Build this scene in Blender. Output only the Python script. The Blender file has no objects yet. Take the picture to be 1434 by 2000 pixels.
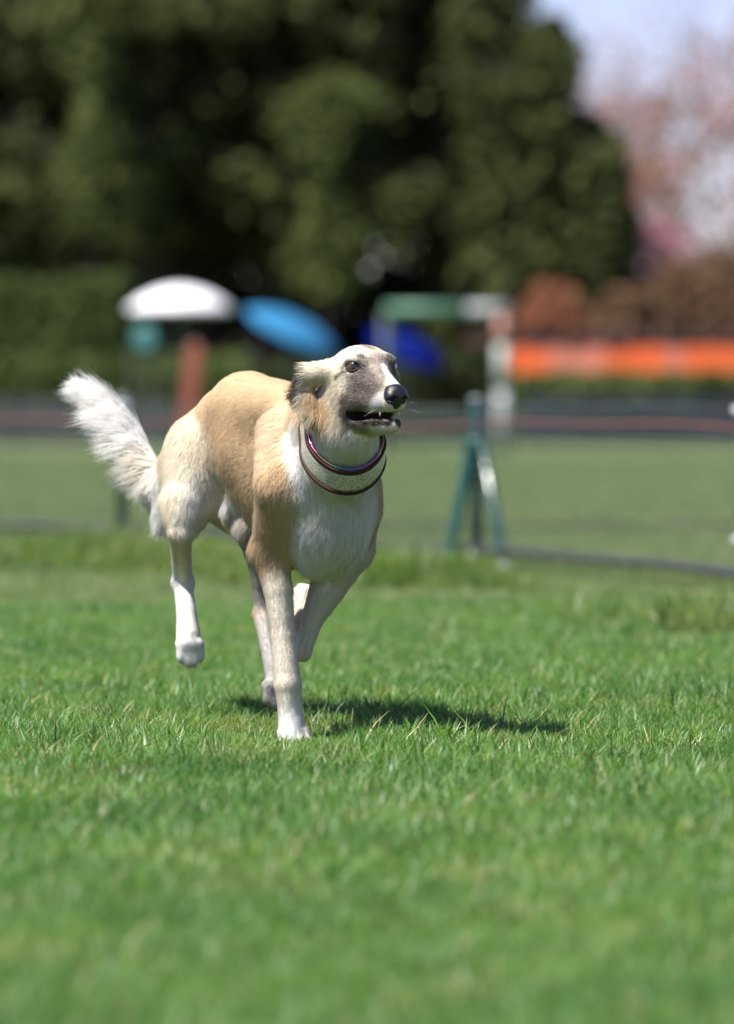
import bpy, bmesh, math, random
import numpy as np
from mathutils import Vector, Matrix
rad = math.radians
S = bpy.context.scene
COL = S.collection

# ------------------------------------------------------------------ camera
CAM_H, FPX, HORIZ, CXP = 0.615, 10800.0, 785.0, 717.0     # eye height, focal length in photo pixels, horizon row
cam = bpy.data.cameras.new('camera'); cam_o = bpy.data.objects.new('camera', cam); COL.objects.link(cam_o)
cam_o.location = (0, 0, CAM_H); cam_o.rotation_euler = (rad(90), 0, 0)
cam.sensor_fit = 'VERTICAL'; cam.sensor_height = 36.0; cam.sensor_width = 25.8
cam.lens = 36.0 * FPX / 2000.0
cam.shift_y = -(1000.0 - HORIZ) / 2000.0
cam.clip_start = 0.1; cam.clip_end = 3000
cam.dof.use_dof = True; cam.dof.focus_distance = 9.86; cam.dof.aperture_fstop = 3.4
cam.dof.aperture_blades = 0
S.camera = cam_o

# ------------------------------------------------------------------ sky and sun
SUN_EL, SUN_AZ = 57.0, -48.0        # azimuth from straight back towards the camera, negative = camera left
az = rad(SUN_AZ)
to_sun = Vector((math.sin(az) * math.cos(rad(SUN_EL)), -math.cos(az) * math.cos(rad(SUN_EL)), math.sin(rad(SUN_EL))))
W = bpy.data.worlds.new('World'); S.world = W; W.use_nodes = True
nt = W.node_tree; nt.nodes.clear()
sky = nt.nodes.new('ShaderNodeTexSky'); sky.sky_type = 'NISHITA'; sky.sun_disc = False
sky.sun_elevation = rad(SUN_EL); sky.sun_rotation = math.atan2(to_sun.x, to_sun.y)
sky.air_density = 0.85; sky.dust_density = 0.2; sky.ozone_density = 4.0; sky.altitude = 200
bg = nt.nodes.new('ShaderNodeBackground'); bg.inputs[1].default_value = 0.064
wo = nt.nodes.new('ShaderNodeOutputWorld')
wb = nt.nodes.new('ShaderNodeMix'); wb.data_type = 'RGBA'; wb.blend_type = 'MULTIPLY'; wb.inputs[0].default_value = 1.0; wb.inputs[7].default_value = (1.10, 0.88, 1.0, 1)   # white balance of the sky light
nt.links.new(sky.outputs[0], wb.inputs[6]); nt.links.new(wb.outputs[2], bg.inputs[0]); nt.links.new(bg.outputs[0], wo.inputs[0])
sun = bpy.data.lights.new('sun', 'SUN'); sun.energy = 4.5; sun.angle = rad(0.53); sun.color = (1, 0.955, 0.88)
sun_o = bpy.data.objects.new('sun', sun); COL.objects.link(sun_o)
sun_o.rotation_euler = to_sun.to_track_quat('Z', 'Y').to_euler()
S.view_settings.view_transform = 'Standard'; S.view_settings.look = 'None'
S.view_settings.exposure = 1.27; S.view_settings.gamma = 1.0
S.cycles.use_denoising = True
S.cycles.max_bounces = 8; S.cycles.diffuse_bounces = 4; S.cycles.glossy_bounces = 3
S.cycles.transmission_bounces = 6; S.cycles.transparent_max_bounces = 8

# ------------------------------------------------------------------ helpers
def at(px, py, d):
    """a point of the place: d metres in front of the camera, seen at a photo pixel"""
    return np.array([(px - CXP) * d / FPX, d, CAM_H - (py - HORIZ) * d / FPX])

def tag(o, label=None, cat=None, group=None, kind=None):
    if label: o['label'] = label
    if cat: o['category'] = cat
    if group: o['group'] = group
    if kind: o['kind'] = kind
    return o

def empty(name, loc=(0, 0, 0), rz=0):
    o = bpy.data.objects.new(name, None); COL.objects.link(o)
    o.location = loc; o.rotation_euler.z = rz; o.empty_display_size = 0.1
    return o

def mesh_obj(name, me, mat=None, parent=None, loc=(0, 0, 0), smooth=True):
    o = bpy.data.objects.new(name, me); COL.objects.link(o)
    if mat is not None: me.materials.append(mat)
    if parent is not None: o.parent = parent
    o.location = loc
    if smooth and len(me.polygons): me.polygons.foreach_set('use_smooth', [True] * len(me.polygons))
    return o

def np_mesh(name, V, F, colors=None):
    """mesh from arrays: V (n,3), F (m,3 or 4)"""
    me = bpy.data.meshes.new(name); V = np.asarray(V, np.float32); F = np.asarray(F, np.int32)
    k = F.shape[1]
    me.vertices.add(len(V)); me.vertices.foreach_set('co', V.ravel())
    me.loops.add(F.size); me.loops.foreach_set('vertex_index', F.ravel())
    me.polygons.add(len(F)); me.polygons.foreach_set('loop_start', np.arange(0, F.size, k, dtype=np.int32))
    me.update(calc_edges=True)
    if colors is not None:
        a = me.color_attributes.new('col', 'FLOAT_COLOR', 'POINT')
        c = np.ones((len(V), 4), np.float32); c[:, :3] = colors
        a.data.foreach_set('color', c.ravel())
    return me

class NT:
    """small node-material helper"""
    def __init__(self, name):
        self.m = bpy.data.materials.new(name); self.m.use_nodes = True
        self.t = self.m.node_tree; self.t.nodes.clear()
        self.out = self.t.nodes.new('ShaderNodeOutputMaterial')
    def n(self, ty, **kw):
        nd = self.t.nodes.new(ty)
        for k, v in kw.items(): setattr(nd, k, v)
        return nd
    def l(self, a, b): self.t.links.new(a, b)
    def ramp(self, fac, stops):
        r = self.n('ShaderNodeValToRGB'); el = r.color_ramp.elements
        while len(el) < len(stops): el.new(0.5)
        for e, (p, c) in zip(el, stops):
            e.position = p; e.color = (*c, 1) if len(c) == 3 else c
        self.l(fac, r.inputs[0]); return r.outputs[0]
    def noise(self, scale, detail=3, coord='Object', rough=0.55):
        tc = self.n('ShaderNodeTexCoord'); nz = self.n('ShaderNodeTexNoise')
        nz.inputs['Scale'].default_value = scale; nz.inputs['Detail'].default_value = detail
        nz.inputs['Roughness'].default_value = rough
        self.l(tc.outputs[coord], nz.inputs['Vector']); return nz.outputs['Fac']
    def mix(self, fac, a, b, mode='MIX'):
        x = self.n('ShaderNodeMix', data_type='RGBA', blend_type=mode)
        for s, v in ((x.inputs[0], fac), (x.inputs[6], a), (x.inputs[7], b)):
            if hasattr(v, 'is_linked') or hasattr(v, 'links'): self.l(v, s)
            else: s.default_value = v if not isinstance(v, tuple) else (*v, 1)
        return x.outputs[2]
    def bsdf(self, color, rough=0.6, spec=0.5, metal=0.0, bump=None, bump_s=0.3, bump_d=0.01, **kw):
        b = self.n('ShaderNodeBsdfPrincipled')
        if hasattr(color, 'links'): self.l(color, b.inputs['Base Color'])
        else: b.inputs['Base Color'].default_value = (*color, 1)
        b.inputs['Roughness'].default_value = rough; b.inputs['Metallic'].default_value = metal
        b.inputs['Specular IOR Level'].default_value = spec
        for k, v in kw.items(): b.inputs[k.replace('_', ' ')].default_value = v
        if bump is not None:
            bp = self.n('ShaderNodeBump'); bp.inputs['Strength'].default_value = bump_s; bp.inputs['Distance'].default_value = bump_d
            self.l(bump, bp.inputs['Height']); self.l(bp.outputs[0], b.inputs['Normal'])
        self.l(b.outputs[0], self.out.inputs[0]); return b

def simple_mat(name, color, rough=0.6, var=0.15, scale=8.0, metal=0.0, spec=0.5):
    """painted or natural surface with a little uneven wear"""
    m = NT(name); f = m.noise(scale, 4)
    lo = tuple(c * (1 - var) for c in color); hi = tuple(min(1, c * (1 + var)) for c in color)
    m.bsdf(m.ramp(f, [(0.3, lo), (0.7, hi)]), rough, spec, metal, bump=f, bump_s=0.15, bump_d=0.004)
    return m.m

def tube(pts, radii, n=8, cap=True):
    """tapered tube through points -> V, F(quads)"""
    pts = [Vector(p) for p in pts]; V = []; F = []
    if not hasattr(radii, '__len__'): radii = [radii] * len(pts)
    up = None
    for i, p in enumerate(pts):
        t = (pts[min(i + 1, len(pts) - 1)] - pts[max(i - 1, 0)]).normalized()
        if up is None: up = t.orthogonal().normalized()
        up = (up - t * up.dot(t)).normalized(); b = t.cross(up)
        for k in range(n):
            a = 2 * math.pi * k / n
            V.append(p + (up * math.cos(a) + b * math.sin(a)) * radii[i])
    for i in range(len(pts) - 1):
        for k in range(n):
            F.append((i * n + k, i * n + (k + 1) % n, (i + 1) * n + (k + 1) % n, (i + 1) * n + k))
    if cap:
        for i, rev in ((0, True), (len(pts) - 1, False)):
            c = len(V); V.append(pts[i])
            for k in range(n):
                a, b_ = i * n + k, i * n + (k + 1) % n
                F.append((c, b_, a, c) if rev else (c, a, b_, c))
    return V, F

def poly_mesh(name, V, F):
    me = bpy.data.meshes.new(name); me.from_pydata([tuple(v) for v in V], [], [tuple(dict.fromkeys(f)) for f in F]); me.update(); return me

class MB:
    """collects shapes into one mesh"""
    def __init__(self): self.V = []; self.F = []
    def add(self, V, F):
        o = len(self.V); self.V += [tuple(v) for v in V]; self.F += [tuple(i + o for i in f) for f in F]; return self
    def tube(self, *a, **k): return self.add(*tube(*a, **k))
    def box(self, c, h, rz=0.0):
        cs, sn = math.cos(rz), math.sin(rz); V = []
        for z in (-1, 1):
            for x, y in ((-1, -1), (1, -1), (1, 1), (-1, 1)):
                X, Y = x * h[0], y * h[1]; V.append((c[0] + X * cs - Y * sn, c[1] + X * sn + Y * cs, c[2] + z * h[2]))
        return self.add(V, [(3, 2, 1, 0), (4, 5, 6, 7), (0, 1, 5, 4), (1, 2, 6, 5), (2, 3, 7, 6), (3, 0, 4, 7)])
    def lathe(self, prof, n=24, c=(0, 0, 0)):
        V = []; F = []
        for r, z in prof:
            for k in range(n):
                a = 2 * math.pi * k / n; V.append((c[0] + r * math.cos(a), c[1] + r * math.sin(a), c[2] + z))
        for i in range(len(prof) - 1):
            for k in range(n): F.append((i * n + k, i * n + (k + 1) % n, (i + 1) * n + (k + 1) % n, (i + 1) * n + k))
        return self.add(V, F)
    def obj(self, name, mat, parent=None, loc=(0, 0, 0), smooth=True):
        return mesh_obj(name, poly_mesh(name, self.V, self.F), mat, parent, loc, smooth)

# value noise for shaping fur and crowns
_rs = np.random.RandomState(7); _lat = _rs.rand(32, 32, 32, 3).astype(np.float32) * 2 - 1
def vnoise(p):
    """smooth vector noise in -1..1, period 32"""
    p = np.asarray(p, np.float32); i = np.floor(p).astype(np.int32); f = p - i; f = f * f * (3 - 2 * f)
    r = 0
    for dx in (0, 1):
        for dy in (0, 1):
            for dz in (0, 1):
                w = (f[:, 0] if dx else 1 - f[:, 0]) * (f[:, 1] if dy else 1 - f[:, 1]) * (f[:, 2] if dz else 1 - f[:, 2])
                r = r + w[:, None] * _lat[(i[:, 0] + dx) % 32, (i[:, 1] + dy) % 32, (i[:, 2] + dz) % 32]
    return r
def unit(v): return v / np.maximum(np.linalg.norm(v, axis=-1, keepdims=True), 1e-9)
# ------------------------------------------------------------------ ground and grass
m = NT('turf_soil'); n1_ = m.noise(0.35, 4); n2_ = m.noise(6.0, 4)
c1 = m.ramp(n1_, [(0.30, (0.095, 0.130, 0.048)), (0.55, (0.125, 0.160, 0.066)), (0.75, (0.150, 0.170, 0.085))])
c2 = m.ramp(n2_, [(0.35, (0.75, 0.75, 0.70)), (0.65, (1.05, 1.05, 1.0))])
m.bsdf(m.mix(1.0, c1, c2, 'MULTIPLY'), 0.9, 0.1, bump=m.noise(25, 5), bump_s=0.8, bump_d=0.03)
g = []
ys = np.concatenate([np.arange(-30, 60, 3.0), np.arange(60, 200, 20.0), [260, 500, 1500]])
xs = np.concatenate([[-900, -200], np.arange(-60, 61, 4.0), [200, 900]])
def ground_z(x, y): return 0.0
V = [(x, y, 0.0) for y in ys for x in xs]; nx = len(xs)
F = [(j * nx + i, j * nx + i + 1, (j + 1) * nx + i + 1, (j + 1) * nx + i) for j in range(len(ys) - 1) for i in range(nx - 1)]
tag(mesh_obj('lawn_ground', poly_mesh('lawn_ground', V, F), m.m), kind='structure')

def grass_material(name, a, b, c):
    m = NT(name); ac = m.n('ShaderNodeAttribute', attribute_name='col')
    sx = m.n('ShaderNodeSeparateColor'); m.l(ac.outputs['Color'], sx.inputs[0])
    base = m.ramp(sx.outputs[0], [(0.0, a), (0.55, b), (0.86, c), (0.93, (0.36, 0.33, 0.17)), (1.0, (0.44, 0.39, 0.22))])
    geo = m.n('ShaderNodeNewGeometry'); nz = m.n('ShaderNodeTexNoise'); nz.inputs['Scale'].default_value = 2.2; nz.inputs['Detail'].default_value = 5; nz.inputs['Roughness'].default_value = 0.6
    m.l(geo.outputs['Position'], nz.inputs['Vector']); pat = m.ramp(nz.outputs['Fac'], [(0.32, (0.60, 0.74, 0.66)), (0.5, (0.95, 0.97, 0.95)), (0.68, (1.30, 1.16, 1.10))])
    nz2 = m.n('ShaderNodeTexNoise'); nz2.inputs['Scale'].default_value = 3.1; nz2.inputs['Detail'].default_value = 4; m.l(geo.outputs['Position'], nz2.inputs['Vector'])
    thatch = m.ramp(nz2.outputs['Fac'], [(0.56, (0, 0, 0)), (0.72, (0.55, 0.55, 0.55))])
    colr = m.mix(thatch, m.mix(1.0, base, pat, 'MULTIPLY'), (0.27, 0.27, 0.115))
    b1 = m.n('ShaderNodeBsdfPrincipled'); b1.inputs['Roughness'].default_value = 0.40; b1.inputs['Specular IOR Level'].default_value = 0.45; m.l(colr, b1.inputs['Base Color'])
    tr = m.n('ShaderNodeBsdfTranslucent'); m.l(m.mix(1.0, colr, (1.25, 1.35, 0.6), 'MULTIPLY'), tr.inputs['Color'])
    mx = m.n('ShaderNodeMixShader'); mx.inputs[0].default_value = 0.42; m.l(b1.outputs[0], mx.inputs[1]); m.l(tr.outputs[0], mx.inputs[2]); m.l(mx.outputs[0], m.out.inputs[0])
    return m.m
M_GRASS = grass_material('grass_blade', (0.062, 0.156, 0.028), (0.112, 0.236, 0.054), (0.195, 0.300, 0.112))
M_MEADOW = grass_material('meadow_blade', (0.105, 0.170, 0.058), (0.165, 0.235, 0.098), (0.235, 0.290, 0.145))
M_ROUGH = grass_material('rough_grass_blade', (0.060, 0.125, 0.020), (0.115, 0.195, 0.040), (0.200, 0.255, 0.085))

def grass_patch(seed, size, n, hmin, hmax, w, lean=0.5, nseg=3):
    """one square of turf: n curved blades"""
    r = np.random.RandomState(seed); p = (r.rand(n, 2) - 0.5) * size; ang = r.rand(n) * 2 * math.pi
    # blades grow in small tufts
    tc = (r.rand(max(3, n // 14), 2) - 0.5) * size; k = r.randint(0, len(tc), n); mask = r.rand(n) < 0.6
    p[mask] = tc[k[mask]] + r.randn(mask.sum(), 2) * 0.006 * (size / 0.12)
    h = hmin + (hmax - hmin) * r.rand(n) ** 1.5; h = np.where(r.rand(n) < 0.03, h * 1.5, h); ln = lean * (0.25 + r.rand(n) ** 1.3) * h; wd = w * (0.6 + 0.7 * r.rand(n))
    dx, dy = np.cos(ang), np.sin(ang); sxn, syn = -dy, dx
    tw = r.randn(n) * 0.5; sxn, syn = sxn * np.cos(tw) - syn * np.sin(tw), sxn * np.sin(tw) + syn * np.cos(tw)
    cv = r.rand(n); dead = r.rand(n) < 0.05; cv = np.where(dead, 0.93 + 0.07 * r.rand(n), cv * 0.88)
    V = []; F = []; C = []
    for j in range(nseg + 1):
        t = j / nseg; x = p[:, 0] + dx * ln * t ** 1.8; y = p[:, 1] + dy * ln * t ** 1.8; z = h * (t - 0.22 * t * t * (ln / h)) - 0.004
        ww = wd * 0.5 * (1.0 if j < nseg - 1 else 0.75 if j == nseg - 1 else 0.08)
        V.append(np.stack([x - sxn * ww, y - syn * ww, z], 1)); V.append(np.stack([x + sxn * ww, y + syn * ww, z], 1))
        C += [cv, cv]
    V = np.stack(V, 1); C = np.stack(C, 1); m_ = 2 * (nseg + 1); base = np.arange(n)[:, None] * m_
    for j in range(nseg): F.append(np.concatenate([base + 2 * j, base + 2 * j + 1, base + 2 * j + 3, base + 2 * j + 2], 1))
    cc = C.ravel(); return V.reshape(-1, 3), np.concatenate(F), np.stack([cc, cc, cc], 1)

def scatter(name, patches, mat, pts, rots, scl, idx, label, cat):
    """turf: thousands of patches laid side by side by geometry nodes"""
    col = bpy.data.collections.new(name + '_patches')
    for i, (V, F, C) in enumerate(patches):
        me = np_mesh('%s_patch' % name, V, F, C); me.materials.append(mat); col.objects.link(bpy.data.objects.new('%s_%02d' % (name, i), me))
    me = bpy.data.meshes.new(name); me.vertices.add(len(pts)); me.vertices.foreach_set('co', np.asarray(pts, np.float32).ravel())
    for nm, ty, v in (('rz', 'FLOAT', rots), ('sc', 'FLOAT', scl), ('ix', 'INT', idx)):
        a = me.attributes.new(nm, ty, 'POINT'); a.data.foreach_set('value', np.asarray(v, np.float32 if ty == 'FLOAT' else np.int32))
    o = bpy.data.objects.new(name, me); COL.objects.link(o)
    ng = bpy.data.node_groups.new(name + '_scatter', 'GeometryNodeTree')
    ng.interface.new_socket('Geometry', in_out='INPUT', socket_type='NodeSocketGeometry'); ng.interface.new_socket('Geometry', in_out='OUTPUT', socket_type='NodeSocketGeometry')
    N_ = ng.nodes; gi = N_.new('NodeGroupInput'); go = N_.new('NodeGroupOutput'); ci = N_.new('GeometryNodeCollectionInfo'); ci.inputs[0].default_value = col
    ci.inputs['Separate Children'].default_value = True; ci.inputs['Reset Children'].default_value = True
    ip = N_.new('GeometryNodeInstanceOnPoints'); ip.inputs['Pick Instance'].default_value = True
    def attr(nm, ty):
        a = N_.new('GeometryNodeInputNamedAttribute'); a.data_type = ty; a.inputs[0].default_value = nm; return a.outputs[0]
    cx = N_.new('ShaderNodeCombineXYZ'); L_ = ng.links.new
    L_(attr('rz', 'FLOAT'), cx.inputs[2]); L_(gi.outputs[0], ip.inputs['Points']); L_(ci.outputs[0], ip.inputs['Instance']); L_(attr('ix', 'INT'), ip.inputs['Instance Index'])
    L_(cx.outputs[0], ip.inputs['Rotation']); L_(attr('sc', 'FLOAT'), ip.inputs['Scale']); L_(ip.outputs[0], go.inputs[0])
    md = o.modifiers.new('scatter', 'NODES'); md.node_group = ng
    return tag(o, label, cat, kind='stuff')

rg = np.random.RandomState(3)
def lay(y0, y1, step, half):
    """jittered grid over the part of the lawn around the camera's view"""
    out = []; y = y0
    while y < y1:
        w = half(y); x = -w
        while x < w: out.append((x + (rg.rand() - 0.5) * step, y + (rg.rand() - 0.5) * step, 0.0)); x += step
        y += step
    return np.array(out)
pts = lay(4.6, 16.5, 0.085, lambda y: 0.068 * y + 0.55)
big = vnoise(pts * 1.3)[:, 0]; n = len(pts)
pat = [grass_patch(100 + i, 0.13, 250, 0.016, 0.050, 0.0025, 0.95) for i in range(10)]
sc_ = np.clip(0.95 + 0.28 * big + 0.15 * rg.randn(n), 0.6, 1.5); paw = at(571, 1452, 10.0)      # grass pressed down round the planted paw
sc_ *= np.clip(0.38 + (np.hypot(pts[:, 0] - paw[0], (pts[:, 1] - paw[1] + 0.08) * 0.6) - 0.05) * 4.0, 0.38, 1.0)
scatter('lawn_grass', pat, M_GRASS, pts, rg.rand(n) * 6.28, sc_, rg.randint(0, 10, n), 'short mown green lawn grass under and around the running dog', 'grass')
pts = np.concatenate([lay(16.5, 34, 0.16, lambda y: 0.068 * y + 0.9), lay(34, 62, 0.34, lambda y: 0.068 * y + 1.6)]); n = len(pts)
pat = [grass_patch(200 + i, 0.26, 260, 0.012, 0.030, 0.0045, 0.9, 2) for i in range(6)]
sc_ = np.where(pts[:, 1] > 34, 1.5, 1.0) * np.clip(1 + 0.25 * vnoise(pts * 0.6)[:, 0] + 0.12 * rg.randn(n), 0.6, 1.6)
scatter('meadow_grass', pat, M_MEADOW, pts, rg.rand(n) * 6.28, sc_, rg.randint(0, 6, n), 'pale green playing field grass beyond the net fence', 'grass')
# unmown strip along the net fence
FPTS = [((-150 - CXP) * 24.6 / FPX, 24.6), ((240 - CXP) * 23.65 / FPX, 23.65), ((931 - CXP) * 20.4 / FPX, 20.4), ((1463 - CXP) * 17.5 / FPX, 17.5), (2.1, 15.6)]    # fence line on the ground
FX0, FX1 = FPTS[0][0], FPTS[-1][0]
def fence_y(x): return float(np.interp(x, [p[0] for p in FPTS], [p[1] for p in FPTS]))
pts = []
for i in range(5200):
    x = rg.uniform(-2.1, 2.0); v = -0.9 - abs(rg.randn()) * 1.3; y = fence_y(x) + v
    if y > 13.2: pts.append((x, y, 0))
pts = np.array(pts); nz_ = vnoise(pts * np.array([1.1, 0.7, 1]) + 5)[:, 0]; keep = rg.rand(len(pts)) < np.clip(0.55 + nz_ * 1.3, 0.10, 1); pts = pts[keep]; n = len(pts); nz_ = nz_[keep]; near = np.clip((np.array([fence_y(p[0]) for p in pts]) - pts[:, 1] - 0.5) / 1.6, 0.35, 1.0)
pat = [grass_patch(300 + i, 0.16, 80, 0.045, 0.115, 0.0050, 0.95) for i in range(6)]
scatter('rough_grass', pat, M_ROUGH, pts, rg.rand(n) * 6.28, near * np.clip(0.75 + 0.8 * nz_ + 0.15 * rg.randn(n), 0.35, 1.5), rg.randint(0, 6, n), 'longer unmown grass growing along the foot of the net fence', 'grass')
# ------------------------------------------------------------------ things on the field
# net fence: posts, braced corner post, netting, ropes
M_TEAL = simple_mat('dark_green_paint', (0.005, 0.055, 0.048), 0.19, 0.12, 20, 0.0, 0.7)
M_CLIP = simple_mat('pale_plastic_clip', (0.50, 0.51, 0.54), 0.35, 0.1, 20)
M_CAP = simple_mat('grey_post_cap', (0.16, 0.18, 0.19), 0.4, 0.1, 20)
M_ROPE = simple_mat('dark_grey_rope', (0.035, 0.038, 0.042), 0.8, 0.25, 30)
M_NETT = simple_mat('grey_green_netting', (0.060, 0.075, 0.070), 0.7, 0.2, 30)
M_RED = simple_mat('faded_red_rope', (0.17, 0.060, 0.055), 0.7, 0.2, 30)
H_NET = 0.60
def fence_post(px, d, hgt, label, clips, braced=False):
    x = (px - CXP) * d / FPX; o = empty('fence_post', (x, d, 0)); tag(o, label, 'post', 'green posts of the net fence')
    MB().tube([(0, 0, -0.05), (0, 0, hgt - 0.01), (0, 0, hgt)], [0.026, 0.026, 0.022], 16).obj('post', M_TEAL, o)
    MB().tube([(0, 0, hgt - 0.004), (0, 0, hgt + 0.010), (0, 0, hgt + 0.016)], [0.028, 0.028, 0.018], 16).obj('cap', M_CAP, o)
    for z, side in clips:
        MB().box((side * 0.032, -0.035, z), (0.028, 0.012, 0.012)).tube([(0, 0, z - 0.014), (0, 0, z + 0.014)], 0.030, 14).obj('clip', M_CLIP, o)
    if braced:
        for (tx, ty, bx, by) in ((-0.02, -0.035, -0.108, 0.02), (0.02, -0.045, 0.098, -0.345)):
            MB().tube([(bx, by, -0.02), (bx, by, 0.0), (tx, ty, 0.455), (tx * 0.6, ty * 0.6, 0.475)], [0.020, 0.020, 0.020, 0.017], 14).obj('brace', M_TEAL, o)
            MB().tube([(bx * 1.02, by * 1.02, -0.02), (bx * 0.995, by * 0.995, 0.035)], 0.023, 14).obj('brace_foot', M_CLIP, o)
        MB().box((0, -0.04, 0.458), (0.038, 0.016, 0.028)).obj('bracket', M_TEAL, o)
    return o
fence_post(240, 23.7, 0.63, 'plain green fence post behind the white tail of the dog', [(0.06, 0), (0.60, 0)])
fence_post(931, 20.4, 0.62, 'green fence post with two slanting braces right of the dog', [(0.055, 0), ], True)
fence_post(1468, 17.5, 0.60, 'green fence post with two pale clips at the right edge', [(0.588, -1), (0.178, -1)])
net = empty('fence_netting', (0, 0, 0)); tag(net, 'fine grey garden netting stretched along the lawn with red top line', 'netting')
def fp(t, z):
    x = FX0 + (FX1 - FX0) * t; return (x, fence_y(x) - 0.05, z)
mb = MB(); NVt = 230
for i in range(NVt + 1):
    t = i / NVt; mb.tube([fp(t, 0.05), fp(t, H_NET)], 0.0021, 4, False)
for k in range(1, 15): mb.tube([fp(t, 0.05 + k * 0.0393) for t in np.linspace(0, 1, 24)], 0.0021, 4, False)
mb.obj('mesh', M_NETT, net)['kind'] = 'stuff'
def sag(t): return 0.010 * math.sin(t * 21) + 0.006 * math.sin(t * 43 + 1)
MB().tube([fp(t, 0.535 + sag(t)) for t in np.linspace(0, 1, 80)], 0.0050, 8).obj('red_line', M_RED, net)
MB().tube([fp(t, 0.600 + sag(t) * 0.6) for t in np.linspace(0, 1, 80)], 0.0022, 6).obj('top_cord', M_NETT, net)
MB().tube([fp(t, 0.072 + 0.7 * sag(t)) for t in np.linspace(0, 1, 90)], 0.017, 8).obj('bottom_rope', M_ROPE, net)
rp = MB().tube([(x, 25.2 + 0.15 * math.sin(x * 0.8), 0.05) for x in np.linspace(-3, 3, 40)], 0.008, 8).obj('ground_rope', M_ROPE)
tag(rp, 'thin dark rope lying across the field behind the fence', 'rope')
# daisies by the fence
M_PET = simple_mat('white_petal', (0.80, 0.80, 0.78), 0.6, 0.05); M_EYE = simple_mat('yellow_floret', (0.70, 0.45, 0.03), 0.6, 0.1); M_STEM = simple_mat('flower_stem', (0.08, 0.16, 0.03), 0.6, 0.1)
def daisy(px, py, d, label):
    p = at(px, py, d); o = empty('daisy', (p[0], p[1], 0)); tag(o, label, 'flower'); z = p[2]
    MB().tube([(0.006, 0, 0), (0.003, 0, z * 0.5), (0, 0, z)], [0.0014, 0.0012, 0.0012], 6).obj('stem', M_STEM, o)
    mb = MB()
    for k in range(16):
        a = 2 * math.pi * k / 16; ca, sa = math.cos(a), math.sin(a); q = []
        for r_, w_, zz in ((0.003, 0.0012, 0), (0.009, 0.0022, 0.002), (0.013, 0.0018, 0.0015), (0.0145, 0.0004, 0.001)):
            q += [(ca * r_ - sa * w_, sa * r_ * 0.75 + ca * w_, z + zz + sa * r_ * 0.7), (ca * r_ + sa * w_, sa * r_ * 0.75 - ca * w_, z + zz + sa * r_ * 0.7)]
        mb.add(q, [(2 * i, 2 * i + 1, 2 * i + 3, 2 * i + 2) for i in range(3)])
    mb.obj('petals', M_PET, o)
    MB().lathe([(0.0, 0.005), (0.003, 0.0045), (0.0048, 0.002), (0.005, 0.0)], 12, (0, -0.002, z)).obj('floret', M_EYE, o)
daisy(1408, 1157, 18.9, 'small white daisy in the grass below the right fence post')

# football goal, seen beyond the net
M_GW = simple_mat('white_goal_paint', (0.30, 0.32, 0.33), 0.4, 0.15, 3); M_GG = simple_mat('faded_green_goal_paint', (0.075, 0.17, 0.115), 0.5, 0.15, 3); M_GP = simple_mat('rusty_pink_goal_paint', (0.36, 0.17, 0.14), 0.5, 0.2, 3)
GD = 67.0; GS = GD / FPX
goal = empty('football_goal', (0, GD, 0)); tag(goal, 'weathered football goal with green and white frame behind the fence', 'goal')
gx1 = (980 - CXP) * GS; gx0 = (752 - CXP) * GS; gz = CAM_H - (605 - HORIZ) * GS; w = 0.075
def gb(a, b, mat, name): MB().tube([a, b], w, 12).obj(name, mat, goal)
gb((gx0, 0, gz), (gx0 + 0.70 * (gx1 - gx0), 0, gz), M_GG, 'crossbar'); gb((gx0 + 0.70 * (gx1 - gx0), 0, gz), (gx1 + w, 0, gz), M_GW, 'crossbar')
gb((gx1, 0, gz - w), (gx1, 0, gz - 0.42), M_GP, 'goal_post'); gb((gx1, 0, gz - 0.42), (gx1, 0, 0.75), simple_mat('pale_green_goal_paint', (0.30, 0.34, 0.30), 0.5, 0.15, 3), 'goal_post'); gb((gx1, 0, 0.75), (gx1, 0, 0), M_GW, 'goal_post')
MB().tube([(gx0, 0, gz - w * 0.5), (gx0, 0, 0)], 0.05, 12).obj('goal_post', simple_mat('dark_goal_paint', (0.030, 0.050, 0.040), 0.6, 0.2, 3), goal)
for x in (gx0, gx1): MB().tube([(x, 0.05, gz - 0.05), (x + 0.1, 0.9, gz - 0.2), (x + 0.15, 1.6, 0.03)], 0.022, 8).obj('back_stay', M_GG, goal)
MB().tube([(gx0 + 0.15, 1.6, 0.03), (gx1 + 0.15, 1.6, 0.03)], 0.022, 8).obj('ground_bar', M_GG, goal)

# orange marker post
M_OR = simple_mat('faded_orange_red', (0.24, 0.060, 0.036), 0.6, 0.12, 2)
p = at(376, 815, 52); mk = empty('marker_banner', (p[0], 52, 0)); tag(mk, 'slanting orange red banner post behind the back of the dog', 'banner')
tz = CAM_H - (672 - HORIZ) * 52 / FPX
MB().add([(-0.15, -0.02, 0.2), (-0.01, -0.02, 0.2), (0.09, -0.02, tz), (-0.05, -0.02, tz), (-0.15, 0.02, 0.2), (-0.01, 0.02, 0.2), (0.09, 0.02, tz), (-0.05, 0.02, tz)],
         [(0, 1, 2, 3), (7, 6, 5, 4), (0, 4, 5, 1), (1, 5, 6, 2), (2, 6, 7, 3), (3, 7, 4, 0)]).obj('banner', M_OR, mk, smooth=False)
MB().tube([(-0.06, 0.045, 0), (0.02, 0.045, tz + 0.02)], 0.018, 8).obj('pole', M_GW, mk)

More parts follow.
